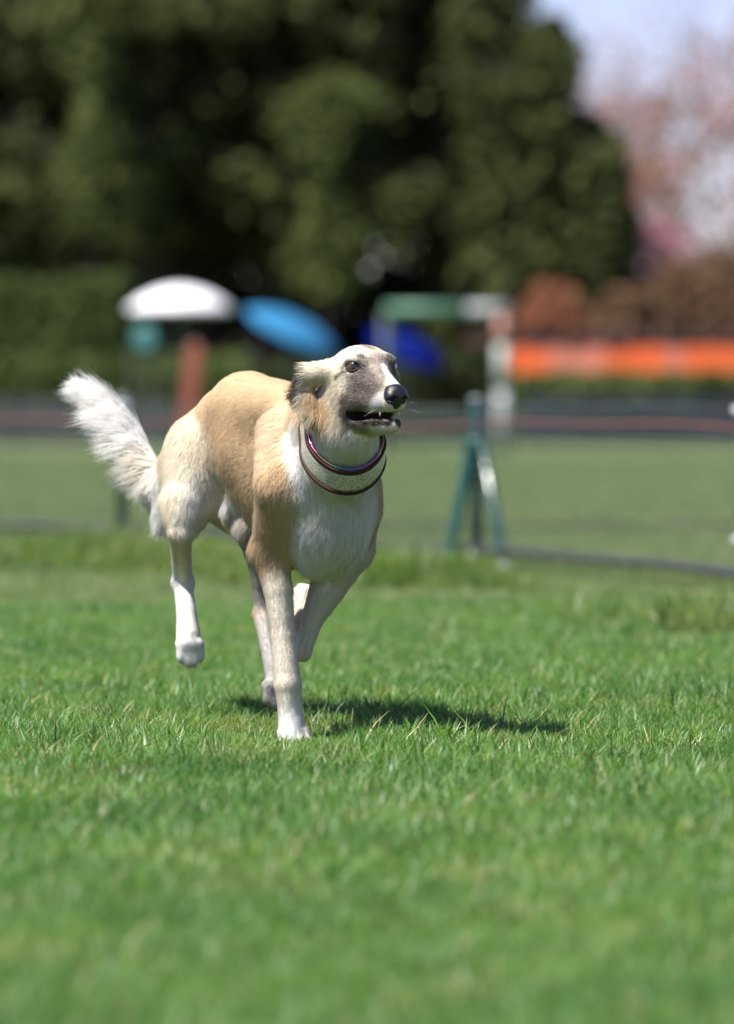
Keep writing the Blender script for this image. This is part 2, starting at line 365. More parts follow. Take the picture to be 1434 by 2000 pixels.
# parasols
def parasol(px, py_top, py_rim, half_px, d, mat, pole_mat, label, tilt=(0, 0), ribs=8, pole=True):
    k = d / FPX; x = (px - CXP) * k; zt = CAM_H - (py_top - HORIZ) * k; R_ = half_px * k; hh = (py_rim - py_top) * k
    o = empty('parasol', (x, d, 0)); tag(o, label, 'parasol')
    V = []; F = []; n = ribs * 4
    rows = ((0.03, 0.0), (0.25, 0.05), (0.5, 0.20), (0.75, 0.48), (1.0, 0.86), (1.0, 1.0))
    M_ = Matrix.Rotation(tilt[0], 4, 'Y') @ Matrix.Rotation(tilt[1], 4, 'X')
    for rr, dz in rows:
        for q in range(n):
            a = 2 * math.pi * q / n; s_ = 1 - 0.035 * rr * (1 - abs(math.cos(a * ribs / 2)))
            v = M_ @ Vector((math.cos(a) * R_ * rr * s_, math.sin(a) * R_ * rr * s_, -hh * dz)); V.append((v.x, v.y, v.z + zt))
    for i in range(len(rows) - 1):
        for q in range(n): F.append((i * n + q, i * n + (q + 1) % n, (i + 1) * n + (q + 1) % n, (i + 1) * n + q))
    c = MB().add(V, F).obj('canopy', mat, o); sm = c.modifiers.new('cloth', 'SOLIDIFY'); sm.thickness = 0.008
    hub = Vector((0, 0, zt - hh * 0.85))
    for q in range(ribs):
        a = 2 * math.pi * q / ribs; v = M_ @ Vector((math.cos(a) * R_ * 0.97, math.sin(a) * R_ * 0.97, -hh * 0.84)); u_ = M_ @ Vector((0, 0, -0.02))
        MB().tube([(u_.x, u_.y, u_.z + zt - 0.02), (v.x, v.y, v.z + zt - 0.015)], 0.006, 6).obj('rib', pole_mat, o)
    dn = M_ @ Vector((0, 0, -hh * 1.4))
    MB().tube([(0, 0, 0), (0, 0, max(zt + dn.z, 0.3)), (0, 0, zt + 0.04)] if tilt == (0, 0) else [(dn.x, dn.y, 0), (dn.x, dn.y, zt + dn.z), (0, 0, zt + 0.03)], 0.024, 8).obj('pole', pole_mat, o)
    MB().lathe([(0.0, 0.06), (0.05, 0.06), (0.22, 0.03), (0.24, 0.0)], 16, (dn.x if tilt != (0, 0) else 0, dn.y if tilt != (0, 0) else 0, 0)).obj('base', M_ROPE, o)
M_PW = simple_mat('white_canvas', (0.82, 0.82, 0.86), 0.8, 0.04, 3, 0.0, 0.1); M_PB = simple_mat('sky_blue_canvas', (0.030, 0.150, 0.30), 0.9, 0.1, 2, 0.0, 0.05); M_PN = simple_mat('royal_blue_canvas', (0.003, 0.009, 0.120), 0.9, 0.15, 2, 0.0, 0.03)
M_POLE = simple_mat('grey_green_pole', (0.16, 0.19, 0.17), 0.5, 0.1, 4)
parasol(352, 562, 608, 102, 78, M_PW, M_POLE, 'white round parasol on a grey pole left of the dog')
parasol(586, 622, 656, 100, 84, M_PB, M_POLE, 'sky blue parasol tilted to the right beyond the dog', (rad(26), rad(11)))
parasol(805, 660, 690, 80, 84, M_PN, M_POLE, 'royal blue parasol tilted to the right behind the head of the dog', (rad(25), rad(17)))
# garden chair with turquoise back under the white parasol
ch_ = empty('garden_chair', tuple(at(283, 785, 80) * np.array([1, 1, 0]))); tag(ch_, 'chair with round turquoise back under the white parasol', 'chair')
M_TQ = simple_mat('turquoise_plastic', (0.06, 0.20, 0.19), 0.5, 0.1, 3)
k80 = 80 / FPX
V, F = [], []
for j, sc_ in enumerate((0.0, 0.75, 1.0, 1.0, 0.75, 0.0)):
    for q in range(20):
        a = 2 * math.pi * q / 20; V.append((math.cos(a) * 0.17 * sc_, (-0.02 if j < 3 else 0.02), CAM_H + (HORIZ - 660) * k80 + math.sin(a) * 0.19 * sc_))
for j in range(5):
    for q in range(20): F.append((j * 20 + q, j * 20 + (q + 1) % 20, (j + 1) * 20 + (q + 1) % 20, (j + 1) * 20 + q))
MB().add(V, F).obj('backrest', M_TQ, ch_); MB().box((0, -0.25, 0.95), (0.20, 0.22, 0.02)).obj('seat', M_ROPE, ch_)
for sx_ in (-0.2, 0.2):
    for sy_ in (-0.45, -0.03): MB().tube([(sx_, sy_, 0), (sx_ * 0.95, sy_, 0.95 if sy_ < -0.1 else 1.45)], 0.012, 8).obj('leg', M_ROPE, ch_)

# low dark screens along the far edge of the field
M_SC1 = simple_mat('slate_screen', (0.028, 0.032, 0.038), 0.7, 0.3, 1.5); M_SC2 = simple_mat('navy_screen', (0.008, 0.012, 0.026), 0.6, 0.3, 1.5); M_SC3 = simple_mat('dark_green_screen', (0.016, 0.028, 0.020), 0.7, 0.3, 1.5)
def screen(px0, px1, py0, py1, d, mat, label, n):
    k = d / FPX; x0 = (px0 - CXP) * k; x1 = (px1 - CXP) * k; z1 = CAM_H - (py0 - HORIZ) * k
    o = empty('screen_fence', ((x0 + x1) / 2, d, 0)); tag(o, label, 'fence', 'low dark screens at the far edge of the field'); hw = (x1 - x0) / 2
    for i in range(n):
        a = -hw + 2 * hw * i / n; b = a + 2 * hw / n
        for r_ in range(4):
            zc = 0.03 + (z1 - 0.03) * (r_ + 0.5) / 4
            MB().box(((a + b) / 2, 0.012 * (r_ % 2), zc), ((b - a) / 2 - 0.02, 0.008, (z1 - 0.03) / 8 - 0.012)).obj('panel', mat, o, smooth=False)
    for i in range(n + 1): MB().box((-hw + 2 * hw * i / n, 0.045, z1 / 2), (0.025, 0.02, z1 / 2 + 0.02)).obj('stake', M_ROPE, o, smooth=False)
screen(-120, 330, 778, 868, 76, M_SC1, 'low slate grey screen at the field edge behind the tail', 3)
screen(330, 1030, 800, 868, 77, M_SC3, 'low dark green screen at the field edge behind the dog', 5)
screen(1030, 1560, 772, 866, 75, M_SC2, 'low navy screen at the field edge beyond the right fence', 4)
# orange barrier fence
M_ORB = simple_mat('orange_barrier_mesh', (0.80, 0.135, 0.030), 0.6, 0.12, 1.2); M_ORP = simple_mat('faded_orange_mesh', (0.62, 0.20, 0.13), 0.6, 0.15, 1.2); M_BRN = simple_mat('dark_red_brown_wood', (0.040, 0.014, 0.011), 0.7, 0.3, 2)
k = 88 / FPX; ob = empty('barrier_fence', ((1230 - CXP) * k, 88, 0)); tag(ob, 'bright orange barrier mesh hung on a dark brown rail fence', 'fence')
zb0, zb1, zr = CAM_H - (745 - HORIZ) * k, CAM_H - (680 - HORIZ) * k, CAM_H - (652 - HORIZ) * k
for i in range(14):
    xa = (995 + i * 38 - 1230) * k; xb = xa + 37.0 * k; mb = MB(); mat = M_ORP if i in (2, 3, 4, 8) else M_ORB; top = zb1 - (0.06 if i in (1, 3, 5) else 0)
    for r_ in range(6):
        z = zb0 + (top - zb0) * (r_ + 0.5) / 6 + 0.015 * math.sin(i * 2.1); mb.box(((xa + xb) / 2, 0.006 * (r_ % 2), z), ((xb - xa) / 2, 0.004, (top - zb0) / 12 * 0.86))
    for c_ in range(4): mb.box((xa + (xb - xa) * (c_ + 0.5) / 4, -0.01, (zb0 + top) / 2), (0.03, 0.004, (top - zb0) / 2))
    mb.obj('mesh_panel', mat, ob, smooth=False)
    MB().box((xa, 0.06, zr / 2), (0.04, 0.04, zr / 2)).obj('post', M_BRN, ob, smooth=False)
MB().box((0, 0.11, (zr + zb1) / 2 + 0.03), (2.6, 0.012, (zr - zb1) / 2)).obj('rail', M_BRN, ob, smooth=False)

# ------------------------------------------------------------------ hedges, shrubs and trees
def leaf_material(name, a, b, trans=0.25):
    m = NT(name); ac = m.n('ShaderNodeAttribute', attribute_name='col'); sx = m.n('ShaderNodeSeparateColor'); m.l(ac.outputs['Color'], sx.inputs[0])
    c = m.ramp(sx.outputs[0], [(0.0, a), (1.0, b)]); d_ = m.n('ShaderNodeBsdfPrincipled'); d_.inputs['Roughness'].default_value = 0.8; d_.inputs['Specular IOR Level'].default_value = 0.2; m.l(c, d_.inputs['Base Color'])
    t_ = m.n('ShaderNodeBsdfTranslucent'); m.l(c, t_.inputs['Color']); mx = m.n('ShaderNodeMixShader'); mx.inputs[0].default_value = trans
    m.l(d_.outputs[0], mx.inputs[1]); m.l(t_.outputs[0], mx.inputs[2]); m.l(mx.outputs[0], m.out.inputs[0]); return m.m
def leaves(P, size, rs, up=0.3, aspect=0.6):
    """leaf-sized quads at points P (n,3), turned at random"""
    n = len(P); nr = unit(rs.randn(n, 3) + np.array([0, 0, up])); t = unit(np.cross(nr, rs.randn(n, 3))); b = np.cross(nr, t)
    s_ = size * (0.6 + 0.8 * rs.rand(n))[:, None]; V = np.stack([P - t * s_, P + b * s_ * aspect, P + t * s_, P - b * s_ * aspect], 1).reshape(-1, 3)
    F = np.arange(4 * n).reshape(n, 4); c = np.repeat(rs.rand(n), 4); return V, F, np.stack([c] * 3, 1)
M_BARK = simple_mat('brown_bark', (0.055, 0.042, 0.034), 0.9, 0.3, 4); M_BARKG = simple_mat('grey_bark', (0.15, 0.13, 0.125), 0.9, 0.3, 4)
L_CED = leaf_material('cedar_needles', (0.020, 0.030, 0.009), (0.095, 0.110, 0.034)); L_YEW = leaf_material('dark_yew_needles', (0.014, 0.022, 0.008), (0.066, 0.080, 0.028)); L_HED = leaf_material('hedge_leaf', (0.045, 0.072, 0.020), (0.140, 0.180, 0.055))
L_RUS = leaf_material('russet_leaf', (0.26, 0.095, 0.050), (0.44, 0.21, 0.13), 0.4); L_PNK = leaf_material('pink_blossom', (0.42, 0.17, 0.23), (0.62, 0.33, 0.38), 0.4); L_BRN = leaf_material('brown_bronze_leaf', (0.13, 0.075, 0.045), (0.26, 0.16, 0.095), 0.3)
L_LIM = leaf_material('light_weeping_needles', (0.055, 0.080, 0.022), (0.130, 0.155, 0.048))

def conifer(x, y, hgt, rad_, seed, label, leafmat, nb=50, per=520, droop=0.5, lo=0.27, size=0.13, trunk_r=0.32, group='dark conifers behind the field'):
    """spreading conifer: whorled boughs carrying drooping sprays"""
    r = np.random.RandomState(seed); o = empty('conifer_tree', (x, y, 0)); tag(o, label, 'tree', group)
    MB().tube([(0.12 * math.sin(t * 5 + seed), 0.1 * math.cos(t * 4), hgt * t) for t in (0, 0.05, 0.3, 0.6, 0.85, 1)], [trunk_r * 1.3, trunk_r, trunk_r * 0.8, trunk_r * 0.5, trunk_r * 0.22, 0.03], 10).obj('trunk', M_BARK, o)
    P = []; mb = MB()
    for i in range(nb):
        t = lo + (1 - lo) * ((i + r.rand()) / nb); a = r.rand() * 6.283; L_ = rad_ * (1 - t ** 1.7) ** 0.75 * (0.7 + 0.45 * r.rand()) + 0.3
        z0 = hgt * t; dx, dy = math.cos(a), math.sin(a); dr = droop * (0.6 + 0.8 * r.rand()); q = []
        for s_ in (0, 0.35, 0.7, 1.0): q.append((dx * L_ * s_, dy * L_ * s_, z0 + L_ * (0.22 * s_ - dr * s_ * s_)))
        mb.tube(q, [0.07 * (1 - t) + 0.03, 0.05 * (1 - t) + 0.02, 0.025, 0.008], 5, False)
        n = int(per * (0.45 + 0.55 * L_ / rad_)); s_ = r.rand(n) ** 0.75; wd = 0.22 * L_ * np.sin(np.clip(s_, 0, 1) * 2.6 + 0.25) + 0.10
        lat = r.randn(n) * 0.5 * wd; hang = -np.abs(r.randn(n)) * (0.18 + 0.55 * droop) - 0.25 * np.abs(lat); clump = 0.12 * np.sin(s_ * 17 + i)
        P.append(np.stack([dx * (L_ * s_) - dy * lat + r.randn(n) * 0.08, dy * (L_ * s_) + dx * lat + r.randn(n) * 0.08, z0 + L_ * (0.22 * s_ - dr * s_ * s_) + hang + clump], 1))
    P = np.concatenate(P); P[:, 2] = np.maximum(P[:, 2], 0.15); mb.obj('boughs', M_BARK, o)
    V, F, C = leaves(P, size, r); mesh_obj('crown', np_mesh('conifer_crown', V, F, C), leafmat, o, smooth=False); return o
def cx(px, d): return (px - CXP) * d / FPX
conifer(cx(-120, 100), 100, 15, 4.2, 1, 'broad dark conifer at the left edge behind the clipped hedge', L_CED)
conifer(cx(150, 104), 104, 17, 4.0, 2, 'tall conifer rising behind the right end of the clipped hedge', L_CED)
conifer(cx(400, 108), 108, 16, 4.2, 3, 'dark conifer standing between the white and the sky blue parasols', L_YEW)
conifer(cx(290, 101), 101, 16, 3.4, 12, 'olive conifer rising straight above the white parasol', L_CED)
conifer(cx(520, 103), 103, 16, 3.2, 13, 'olive conifer above the left half of the sky blue parasol', L_CED)
conifer(cx(640, 106), 106, 17, 3.6, 4, 'conifer with hanging boughs straight above the sky blue parasol', L_CED)
conifer(cx(865, 104), 104, 14, 3.6, 5, 'conifer above the royal blue parasol', L_CED)
conifer(cx(1075, 102), 102, 7.7, 2.2, 6, 'rightmost conifer with a rounded top above the goal', L_CED, 70, 560, 0.40, 0.16)
conifer(cx(260, 112), 112, 15, 5.0, 7, 'shaded conifer in the row behind the white parasol', L_YEW, 70, 420, 0.4, 0.03)
conifer(cx(560, 113), 113, 15, 5.0, 8, 'shaded conifer in the row behind the sky blue parasol', L_YEW, 70, 420, 0.4, 0.03)
conifer(cx(-40, 112), 112, 15, 5.0, 10, 'shaded conifer in the back row above the clipped hedge', L_YEW, 70, 420, 0.4, 0.03)
conifer(cx(80, 113), 113, 17, 4.6, 11, 'shaded conifer behind the left conifers, left of the white parasol', L_YEW, 70, 420, 0.4, 0.03)
conifer(cx(900, 112), 112, 10, 4.0, 9, 'shaded conifer in the row behind the goal', L_YEW, 70, 420, 0.4, 0.03)
# pale weeping branch column in front of the dark trees
def weeping(px, d, z0, z1, seed, label):
    r = np.random.RandomState(seed); o = empty('weeping_conifer', (cx(px, d), d, 0)); tag(o, label, 'tree')
    MB().tube([(0, 0.25, 0), (0.03, 0.15, z1 * 0.5), (0, 0.05, z1)], [0.12, 0.08, 0.03], 8).obj('trunk', M_BARK, o)
    n = 9000; t = r.rand(n); wd = 0.22 + 0.12 * np.sin(t * 9); P = np.stack([r.randn(n) * wd + 0.15 * np.sin(t * 5), r.randn(n) * 0.25 - 0.1, z0 + (z1 - z0) * t + 0.1 * r.randn(n)], 1)
    top = t > 0.86; P[top, 0] += (r.rand(top.sum())) * 0.8
    V, F, C = leaves(P, 0.09, r); mesh_obj('crown', np_mesh('weeping_crown', V, F, C), L_LIM, o, smooth=False)
weeping(628, 99, 2.6, 6.3, 41, 'slim pale green weeping conifer between the parasols')
weeping(178, 97, 3.6, 8.2, 42, 'slim pale green weeping conifer above the clipped hedge')

def hedge(px0, px1, py0, d, depth, leafmat, label, seed, n, size=0.07, cat='hedge', name='hedge'):
    r = np.random.RandomState(seed); k = d / FPX; x0, x1 = (px0 - CXP) * k, (px1 - CXP) * k; h = CAM_H - (py0 - HORIZ) * k; hw = (x1 - x0) / 2
    o = empty(name, ((x0 + x1) / 2, d, 0)); tag(o, label, cat)
    MB().box((0, depth / 2, h * 0.46), (hw * 0.97, depth * 0.42, h * 0.44)).obj('core', simple_mat('hedge_twigs', (0.018, 0.020, 0.010), 0.9, 0.3, 5), o, smooth=False)
    f = r.rand(n); A1 = 2 * hw * h; A2 = 2 * hw * depth; onf = f < A1 / (A1 + A2)
    P = np.stack([(r.rand(n) * 2 - 1) * hw, np.where(onf, r.randn(n) * 0.06, r.rand(n) * depth), np.where(onf, r.rand(n) * h, h + r.randn(n) * 0.05)], 1)
    P += vnoise(P * 2.2 + seed) * 0.12; P[:, 2] = np.maximum(P[:, 2], 0.03)
    V, F, C = leaves(P, size, r, 0.5); mesh_obj('foliage', np_mesh('hedge_foliage', V, F, C), leafmat, o, smooth=False)
hedge(-140, 238, 556, 92, 1.6, L_HED, 'tall clipped green hedge left of the white parasol', 51, 16000)
hedge(-140, 480, 712, 86, 1.4, L_HED, 'low clipped hedge behind the tail and the banner post', 52, 12000)
hedge(470, 1000, 722, 89, 1.2, L_YEW, 'low dark hedge behind the head of the dog and the goal', 53, 9000)
hedge(985, 1560, 742, 85, 1.0, L_HED, 'low hedge beneath the orange barrier', 54, 9000)
def shrub(px, py_top, d, half_px, leafmat, label, seed, n, size=0.09, lump=0.25, name='shrub', cat='shrub', py_bot=None):
    r = np.random.RandomState(seed); k = d / FPX; h = CAM_H - (py_top - HORIZ) * k; rx = half_px * k; z0 = 0.25 if py_bot is None else CAM_H - (py_bot - HORIZ) * k
    o = empty(name, (cx(px, d), d, 0)); tag(o, label, cat); mb = MB()
    for i in range(9):
        a = i * 0.7; L_ = (h - 0.3) * (0.6 + 0.35 * r.rand()); mb.tube([(0, 0, 0), (math.cos(a) * rx * 0.25, math.sin(a) * rx * 0.25, L_ * 0.45), (math.cos(a) * rx * 0.6, math.sin(a) * rx * 0.6, L_)], [0.05, 0.035, 0.01], 6)
    mb.obj('stems', M_BARKG, o)
    P = unit(r.randn(n, 3)) * (r.rand(n) ** 0.28)[:, None]; P = P * np.array([rx, rx * 0.8, (h - z0) / 2]) + np.array([0, 0, (h + z0) / 2]); nz = vnoise(P * 1.4 + seed); P += nz * lump * rx * 0.6
    keep = (vnoise(P * 2.3 + 3 * seed)[:, 0] > -0.35) & (P[:, 2] > 0.05); V, F, C = leaves(P[keep], size, r, 0.4); mesh_obj('crown', np_mesh('shrub_crown', V, F, C), leafmat, o, smooth=False)
shrub(1085, 545, 96, 75, L_RUS, 'russet leaved shrub just right of the goal', 61, 5200)
shrub(1300, 425, 112, 90, L_PNK, 'pink blossoming shrub above the orange barrier', 62, 4200, 0.08)
shrub(1390, 480, 100, 130, L_BRN, 'bronze brown bush at the right edge above the orange barrier', 63, 8200)
shrub(1220, 560, 99, 110, L_BRN, 'bronze brown bush between the russet shrub and the right edge', 64, 7200)
shrub(1135, 465, 118, 55, L_PNK, 'small dull pink bush behind the russet shrub', 65, 2200, 0.08)
def bare_tree(px, d, hgt, seed, label, leafmat, nl, spread=2.6):
    """thin spring tree: forking branches with a sparse veil of new leaves"""
    r = np.random.RandomState(seed); o = empty('spring_tree', (cx(px, d), d, 0)); tag(o, label, 'tree', 'russet spring trees at the right'); mb = MB(); tips = []
    MB().tube([(0, 0, 0), (0.08, 0, hgt * 0.25), (0, 0.05, hgt * 0.5)], [0.17, 0.13, 0.09], 8).obj('trunk', M_BARKG, o)
    def grow(p, dv, L_, rd, lev):
        q = p + dv * L_ * 0.5 + r.randn(3) * 0.05 * L_; e = p + dv * L_ + r.randn(3) * 0.06 * L_
        mb.tube([p, q, e], [rd, rd * 0.8, rd * 0.55], 5, False)
        tips.append(q); tips.append(e)
        if lev:
            for _ in range(3): grow(e if r.rand() < 0.7 else q, unit(dv + r.randn(3) * 0.55 + np.array([0, 0, 0.12])), L_ * (0.62 + 0.2 * r.rand()), rd * 0.55, lev - 1)
    for k_ in range(7):
        a = k_ * 0.9 + r.rand(); grow(np.array([0, 0, hgt * (0.22 + 0.045 * k_)]), unit(np.array([math.cos(a), math.sin(a), 1.1])), hgt * 0.22, 0.06, 3)
    mb.obj('branches', M_BARKG, o); T = np.array(tips); P = T[r.randint(0, len(T), nl)] + r.randn(nl, 3) * 0.28
    V, F, C = leaves(P, 0.085, r); mesh_obj('crown', np_mesh('spring_crown', V, F, C), leafmat, o, smooth=False)
bare_tree(1300, 122, 10.2, 71, 'sparse russet spring tree against the sky, nearest the conifers', L_RUS, 2600)
bare_tree(1440, 118, 9.0, 72, 'sparse russet spring tree at the right edge against the sky', L_RUS, 2000)
bare_tree(1190, 128, 10.0, 73, 'thin bare spring tree half hidden by the rightmost conifer', L_BRN, 1200)
# ------------------------------------------------------------------ the dog: one continuous body from blended muscles
YAW_B = rad(33.0)
BF = np.array([math.sin(YAW_B), -math.cos(YAW_B), 0.0])       # forward
BR = np.array([-math.cos(YAW_B), -math.sin(YAW_B), 0.0])      # the dog's right
UP = np.array([0.0, 0.0, 1.0])
YAW_H = rad(27.0)
HF = np.array([math.sin(YAW_H), -math.cos(YAW_H), 0.0]); HR = np.array([-math.cos(YAW_H), -math.sin(YAW_H), 0.0])
HEAD = at(730, 717, 9.72)                                      # midway between the eyes
def H(f, r, u): return HEAD + HF * f + HR * r + UP * u         # head space: forward, right, up

class Field:
    """signed distance field on a rectilinear grid, fine around the head"""
    def __init__(self, xs, ys, zs):
        self.ax = [np.asarray(a, np.float32) for a in (xs, ys, zs)]
        self.D = np.full([len(a) for a in self.ax], 0.08, np.float32)
    def _win(self, lo, hi):
        s = []
        for k in range(3):
            i0 = max(0, int(np.searchsorted(self.ax[k], lo[k])) - 1); i1 = min(len(self.ax[k]), int(np.searchsorted(self.ax[k], hi[k])) + 1)
            s.append(slice(i0, i1))
        g = np.meshgrid(*[self.ax[k][s[k]] for k in range(3)], indexing='ij', sparse=True)
        return tuple(s), g
    def _blend(self, s, d, k, op):
        D = self.D[s]
        if op == 'add':
            h = np.clip(0.5 + 0.5 * (D - d) / k, 0, 1); self.D[s] = D * (1 - h) + d * h - k * h * (1 - h)
        else:                                   # carve
            d = -d; h = np.clip(0.5 - 0.5 * (D - d) / k, 0, 1); self.D[s] = D * (1 - h) + d * h + k * h * (1 - h)
    def cone(self, a, b, ra, rb, k=0.02, op='add'):
        a = np.asarray(a, np.float32); b = np.asarray(b, np.float32); m = max(ra, rb) + k + 0.012
        s, g = self._win(np.minimum(a, b) - m, np.maximum(a, b) + m)
        ab = b - a; L = float(ab @ ab) + 1e-9
        t = np.clip(((g[0] - a[0]) * ab[0] + (g[1] - a[1]) * ab[1] + (g[2] - a[2]) * ab[2]) / L, 0, 1)
        d = np.sqrt((g[0] - a[0] - t * ab[0]) ** 2 + (g[1] - a[1] - t * ab[1]) ** 2 + (g[2] - a[2] - t * ab[2]) ** 2) - (ra + (rb - ra) * t)
        self._blend(s, d, k, op)
    def chain(self, pts, radii, k=0.02, kj=0.004):
        """one limb: the segments first joined tightly, then blended on as a whole"""
        P = np.asarray(pts, np.float32); m = max(radii) + k + 0.012
        s, g = self._win(P.min(0) - m, P.max(0) + m); tot = None
        for i in range(len(P) - 1):
            a, b = P[i], P[i + 1]; ab = b - a; L = float(ab @ ab) + 1e-9
            t = np.clip(((g[0] - a[0]) * ab[0] + (g[1] - a[1]) * ab[1] + (g[2] - a[2]) * ab[2]) / L, 0, 1)
            d = np.sqrt((g[0] - a[0] - t * ab[0]) ** 2 + (g[1] - a[1] - t * ab[1]) ** 2 + (g[2] - a[2] - t * ab[2]) ** 2) - (radii[i] + (radii[i + 1] - radii[i]) * t)
            if tot is None: tot = d
            else:
                h = np.clip(0.5 + 0.5 * (tot - d) / kj, 0, 1); tot = tot * (1 - h) + d * h - kj * h * (1 - h)
        self._blend(s, tot, k, 'add')
    def ell(self, c, half, basis=None, k=0.02, op='add'):
        c = np.asarray(c, np.float32); basis = (BF, BR, UP) if basis is None else basis; m = max(half) + k + 0.012
        ext = np.sqrt(sum((np.asarray(e) * (h + k + 0.012)) ** 2 for e, h in zip(basis, half)))
        s, g = self._win(c - ext, c + ext)
        q = [(g[0] - c[0]) * e[0] + (g[1] - c[1]) * e[1] + (g[2] - c[2]) * e[2] for e in basis]
        k0 = np.sqrt(sum((x / h) ** 2 for x, h in zip(q, half))); k1 = np.sqrt(sum((x / h ** 2) ** 2 for x, h in zip(q, half)))
        self._blend(s, k0 * (k0 - 1) / np.maximum(k1, 1e-6), k, op)
    def mesh(self):
        """surface nets"""
        D = self.D; I = (D < 0); n = np.array(D.shape) - 1
        cnt = np.zeros(n, np.uint8)
        for dx in (0, 1):
            for dy in (0, 1):
                for dz in (0, 1): cnt += I[dx:n[0] + dx, dy:n[1] + dy, dz:n[2] + dz]
        act = (cnt > 0) & (cnt < 8); ci = np.argwhere(act); idx = np.full(n, -1, np.int32); idx[act] = np.arange(len(ci))
        co = np.zeros((len(ci), 3), np.float32); w = np.zeros(len(ci), np.float32)
        corners = [(a, b, c) for a in (0, 1) for b in (0, 1) for c in (0, 1)]
        val = {c: D[ci[:, 0] + c[0], ci[:, 1] + c[1], ci[:, 2] + c[2]] for c in corners}
        for c in corners:
            for ax in range(3):
                if c[ax]: continue
                e = list(c); e[ax] = 1; v0, v1 = val[c], val[tuple(e)]
                m = (v0 < 0) != (v1 < 0); t = np.where(m, v0 / np.where(m, v0 - v1, 1), 0)
                q = np.array(c, np.float32)[None].repeat(len(ci), 0); q[:, ax] = t
                co[m] += q[m]; w[m] += 1
        co /= w[:, None]; V = np.zeros_like(co)
        for k in range(3):
            a = self.ax[k]; V[:, k] = a[ci[:, k]] + (a[ci[:, k] + 1] - a[ci[:, k]]) * co[:, k]
        F = []
        for ax in range(3):
            o1, o2 = [(1, 2), (2, 0), (0, 1)][ax]
            sl0 = [slice(1, -1)] * 3; sl0[ax] = slice(0, -1); sl1 = list(sl0); sl1[ax] = slice(1, None)
            a, b = I[tuple(sl0)], I[tuple(sl1)]; e = np.argwhere(a != b); flip = a[a != b]
            base = e.copy(); base[:, o1] += 1; base[:, o2] += 1
            q = []
            for d1, d2 in ((1, 1), (0, 1), (0, 0), (1, 0)):
                c = base.copy(); c[:, o1] -= d1; c[:, o2] -= d2; q.append(idx[c[:, 0], c[:, 1], c[:, 2]])
            q = np.stack(q, 1); q[~flip] = q[~flip][:, ::-1]; F.append(q)
        return V, np.concatenate(F)[:, ::-1] if False else np.concatenate(F)

def axis_pts(lo, hi, f0, f1, coarse, fine):
    a = np.arange(lo, f0, coarse); b = np.arange(f0, f1, fine); c = np.arange(f1, hi, coarse)
    return np.concatenate([a, b, c])

fld = Field(axis_pts(-0.60, 0.14, -0.15, 0.10, 0.0042, 0.0021), axis_pts(9.54, 10.76, 9.54, 9.92, 0.0042, 0.0021), axis_pts(-0.03, 0.74, 0.46, 0.70, 0.0042, 0.0021))
A = at
# trunk
tilt = rad(14); RF = BF * math.cos(tilt) - UP * math.sin(tilt); RU = UP * math.cos(tilt) + BF * math.sin(tilt)
fld.ell(A(575, 915, 10.19), (0.205, 0.083, 0.140), (RF, BR, RU), 0.03)
fld.ell(A(628, 1045, 10.00), (0.085, 0.062, 0.075), None, 0.05)
fld.ell(A(652, 985, 9.95), (0.065, 0.070, 0.085), None, 0.05)
fld.chain([A(560, 800, 10.15), A(485, 808, 10.33), A(455, 828, 10.37), A(412, 862, 10.42), A(365, 912, 10.47), A(325, 955, 10.50)],
          [0.045, 0.077, 0.072, 0.064, 0.050, 0.030], 0.035)
fld.cone(A(505, 880, 10.28), A(435, 885, 10.40), 0.070, 0.055, 0.04)
# hind quarters: right (near), then left
fld.ell(A(366, 930, 10.38), (0.066, 0.042, 0.100), None, 0.035)
fld.cone(A(392, 880, 10.38), A(362, 1000, 10.34), 0.048, 0.040, 0.03)
fld.chain([A(358, 985, 10.34), A(353, 1035, 10.32), A(354, 1075, 10.37), A(357, 1132, 10.43)], [0.040, 0.024, 0.017, 0.017], 0.016)
fld.ell(A(357, 1138, 10.437), (0.022, 0.018, 0.019), None, 0.012)
fld.chain([A(357, 1140, 10.43), A(364, 1195, 10.40), A(368, 1240, 10.38)], [0.0175, 0.0178, 0.0225], 0.012)
fld.chain([A(450, 920, 10.46), A(448, 985, 10.40), A(488, 1030, 10.29)], [0.058, 0.042, 0.026], 0.03)
fld.chain([A(490, 1035, 10.28), A(503, 1110, 10.30), A(509, 1160, 10.31), A(511, 1195, 10.31)], [0.024, 0.014, 0.0125, 0.013], 0.012)
fld.chain([A(511, 1200, 10.31), A(522, 1265, 10.25), A(536, 1325, 10.20)], [0.016, 0.012, 0.016], 0.01)
fld.cone(A(480, 955, 10.28), A(452, 993, 10.30), 0.030, 0.014, 0.02)
fld.cone(A(475, 930, 10.36), A(465, 1000, 10.38), 0.045, 0.030, 0.03)
fld.cone(A(330, 950, 10.44), A(318, 1015, 10.43), 0.026, 0.014, 0.02)      # long hair behind the thigh
# tail core
TAIL = [(322, 960, 10.50), (303, 928, 10.52), (275, 876, 10.54), (243, 824, 10.56), (210, 786, 10.58), (185, 764, 10.60), (168, 755, 10.61)]
fld.chain([A(*t) for t in TAIL], [0.024, 0.020, 0.017, 0.015, 0.013, 0.010, 0.006], 0.015)
# right shoulder and supporting fore leg
fld.chain([A(550, 845, 10.03), A(562, 945, 9.95), A(532, 1065, 10.02)], [0.042, 0.056, 0.033], 0.035)
fld.chain([A(529, 1075, 10.02), A(543, 1150, 10.01), A(553, 1240, 10.00), A(562, 1335, 9.985), A(567, 1392, 9.985), A(570, 1425, 9.98)],
          [0.031, 0.0250, 0.0215, 0.0235, 0.0208, 0.024], 0.02)
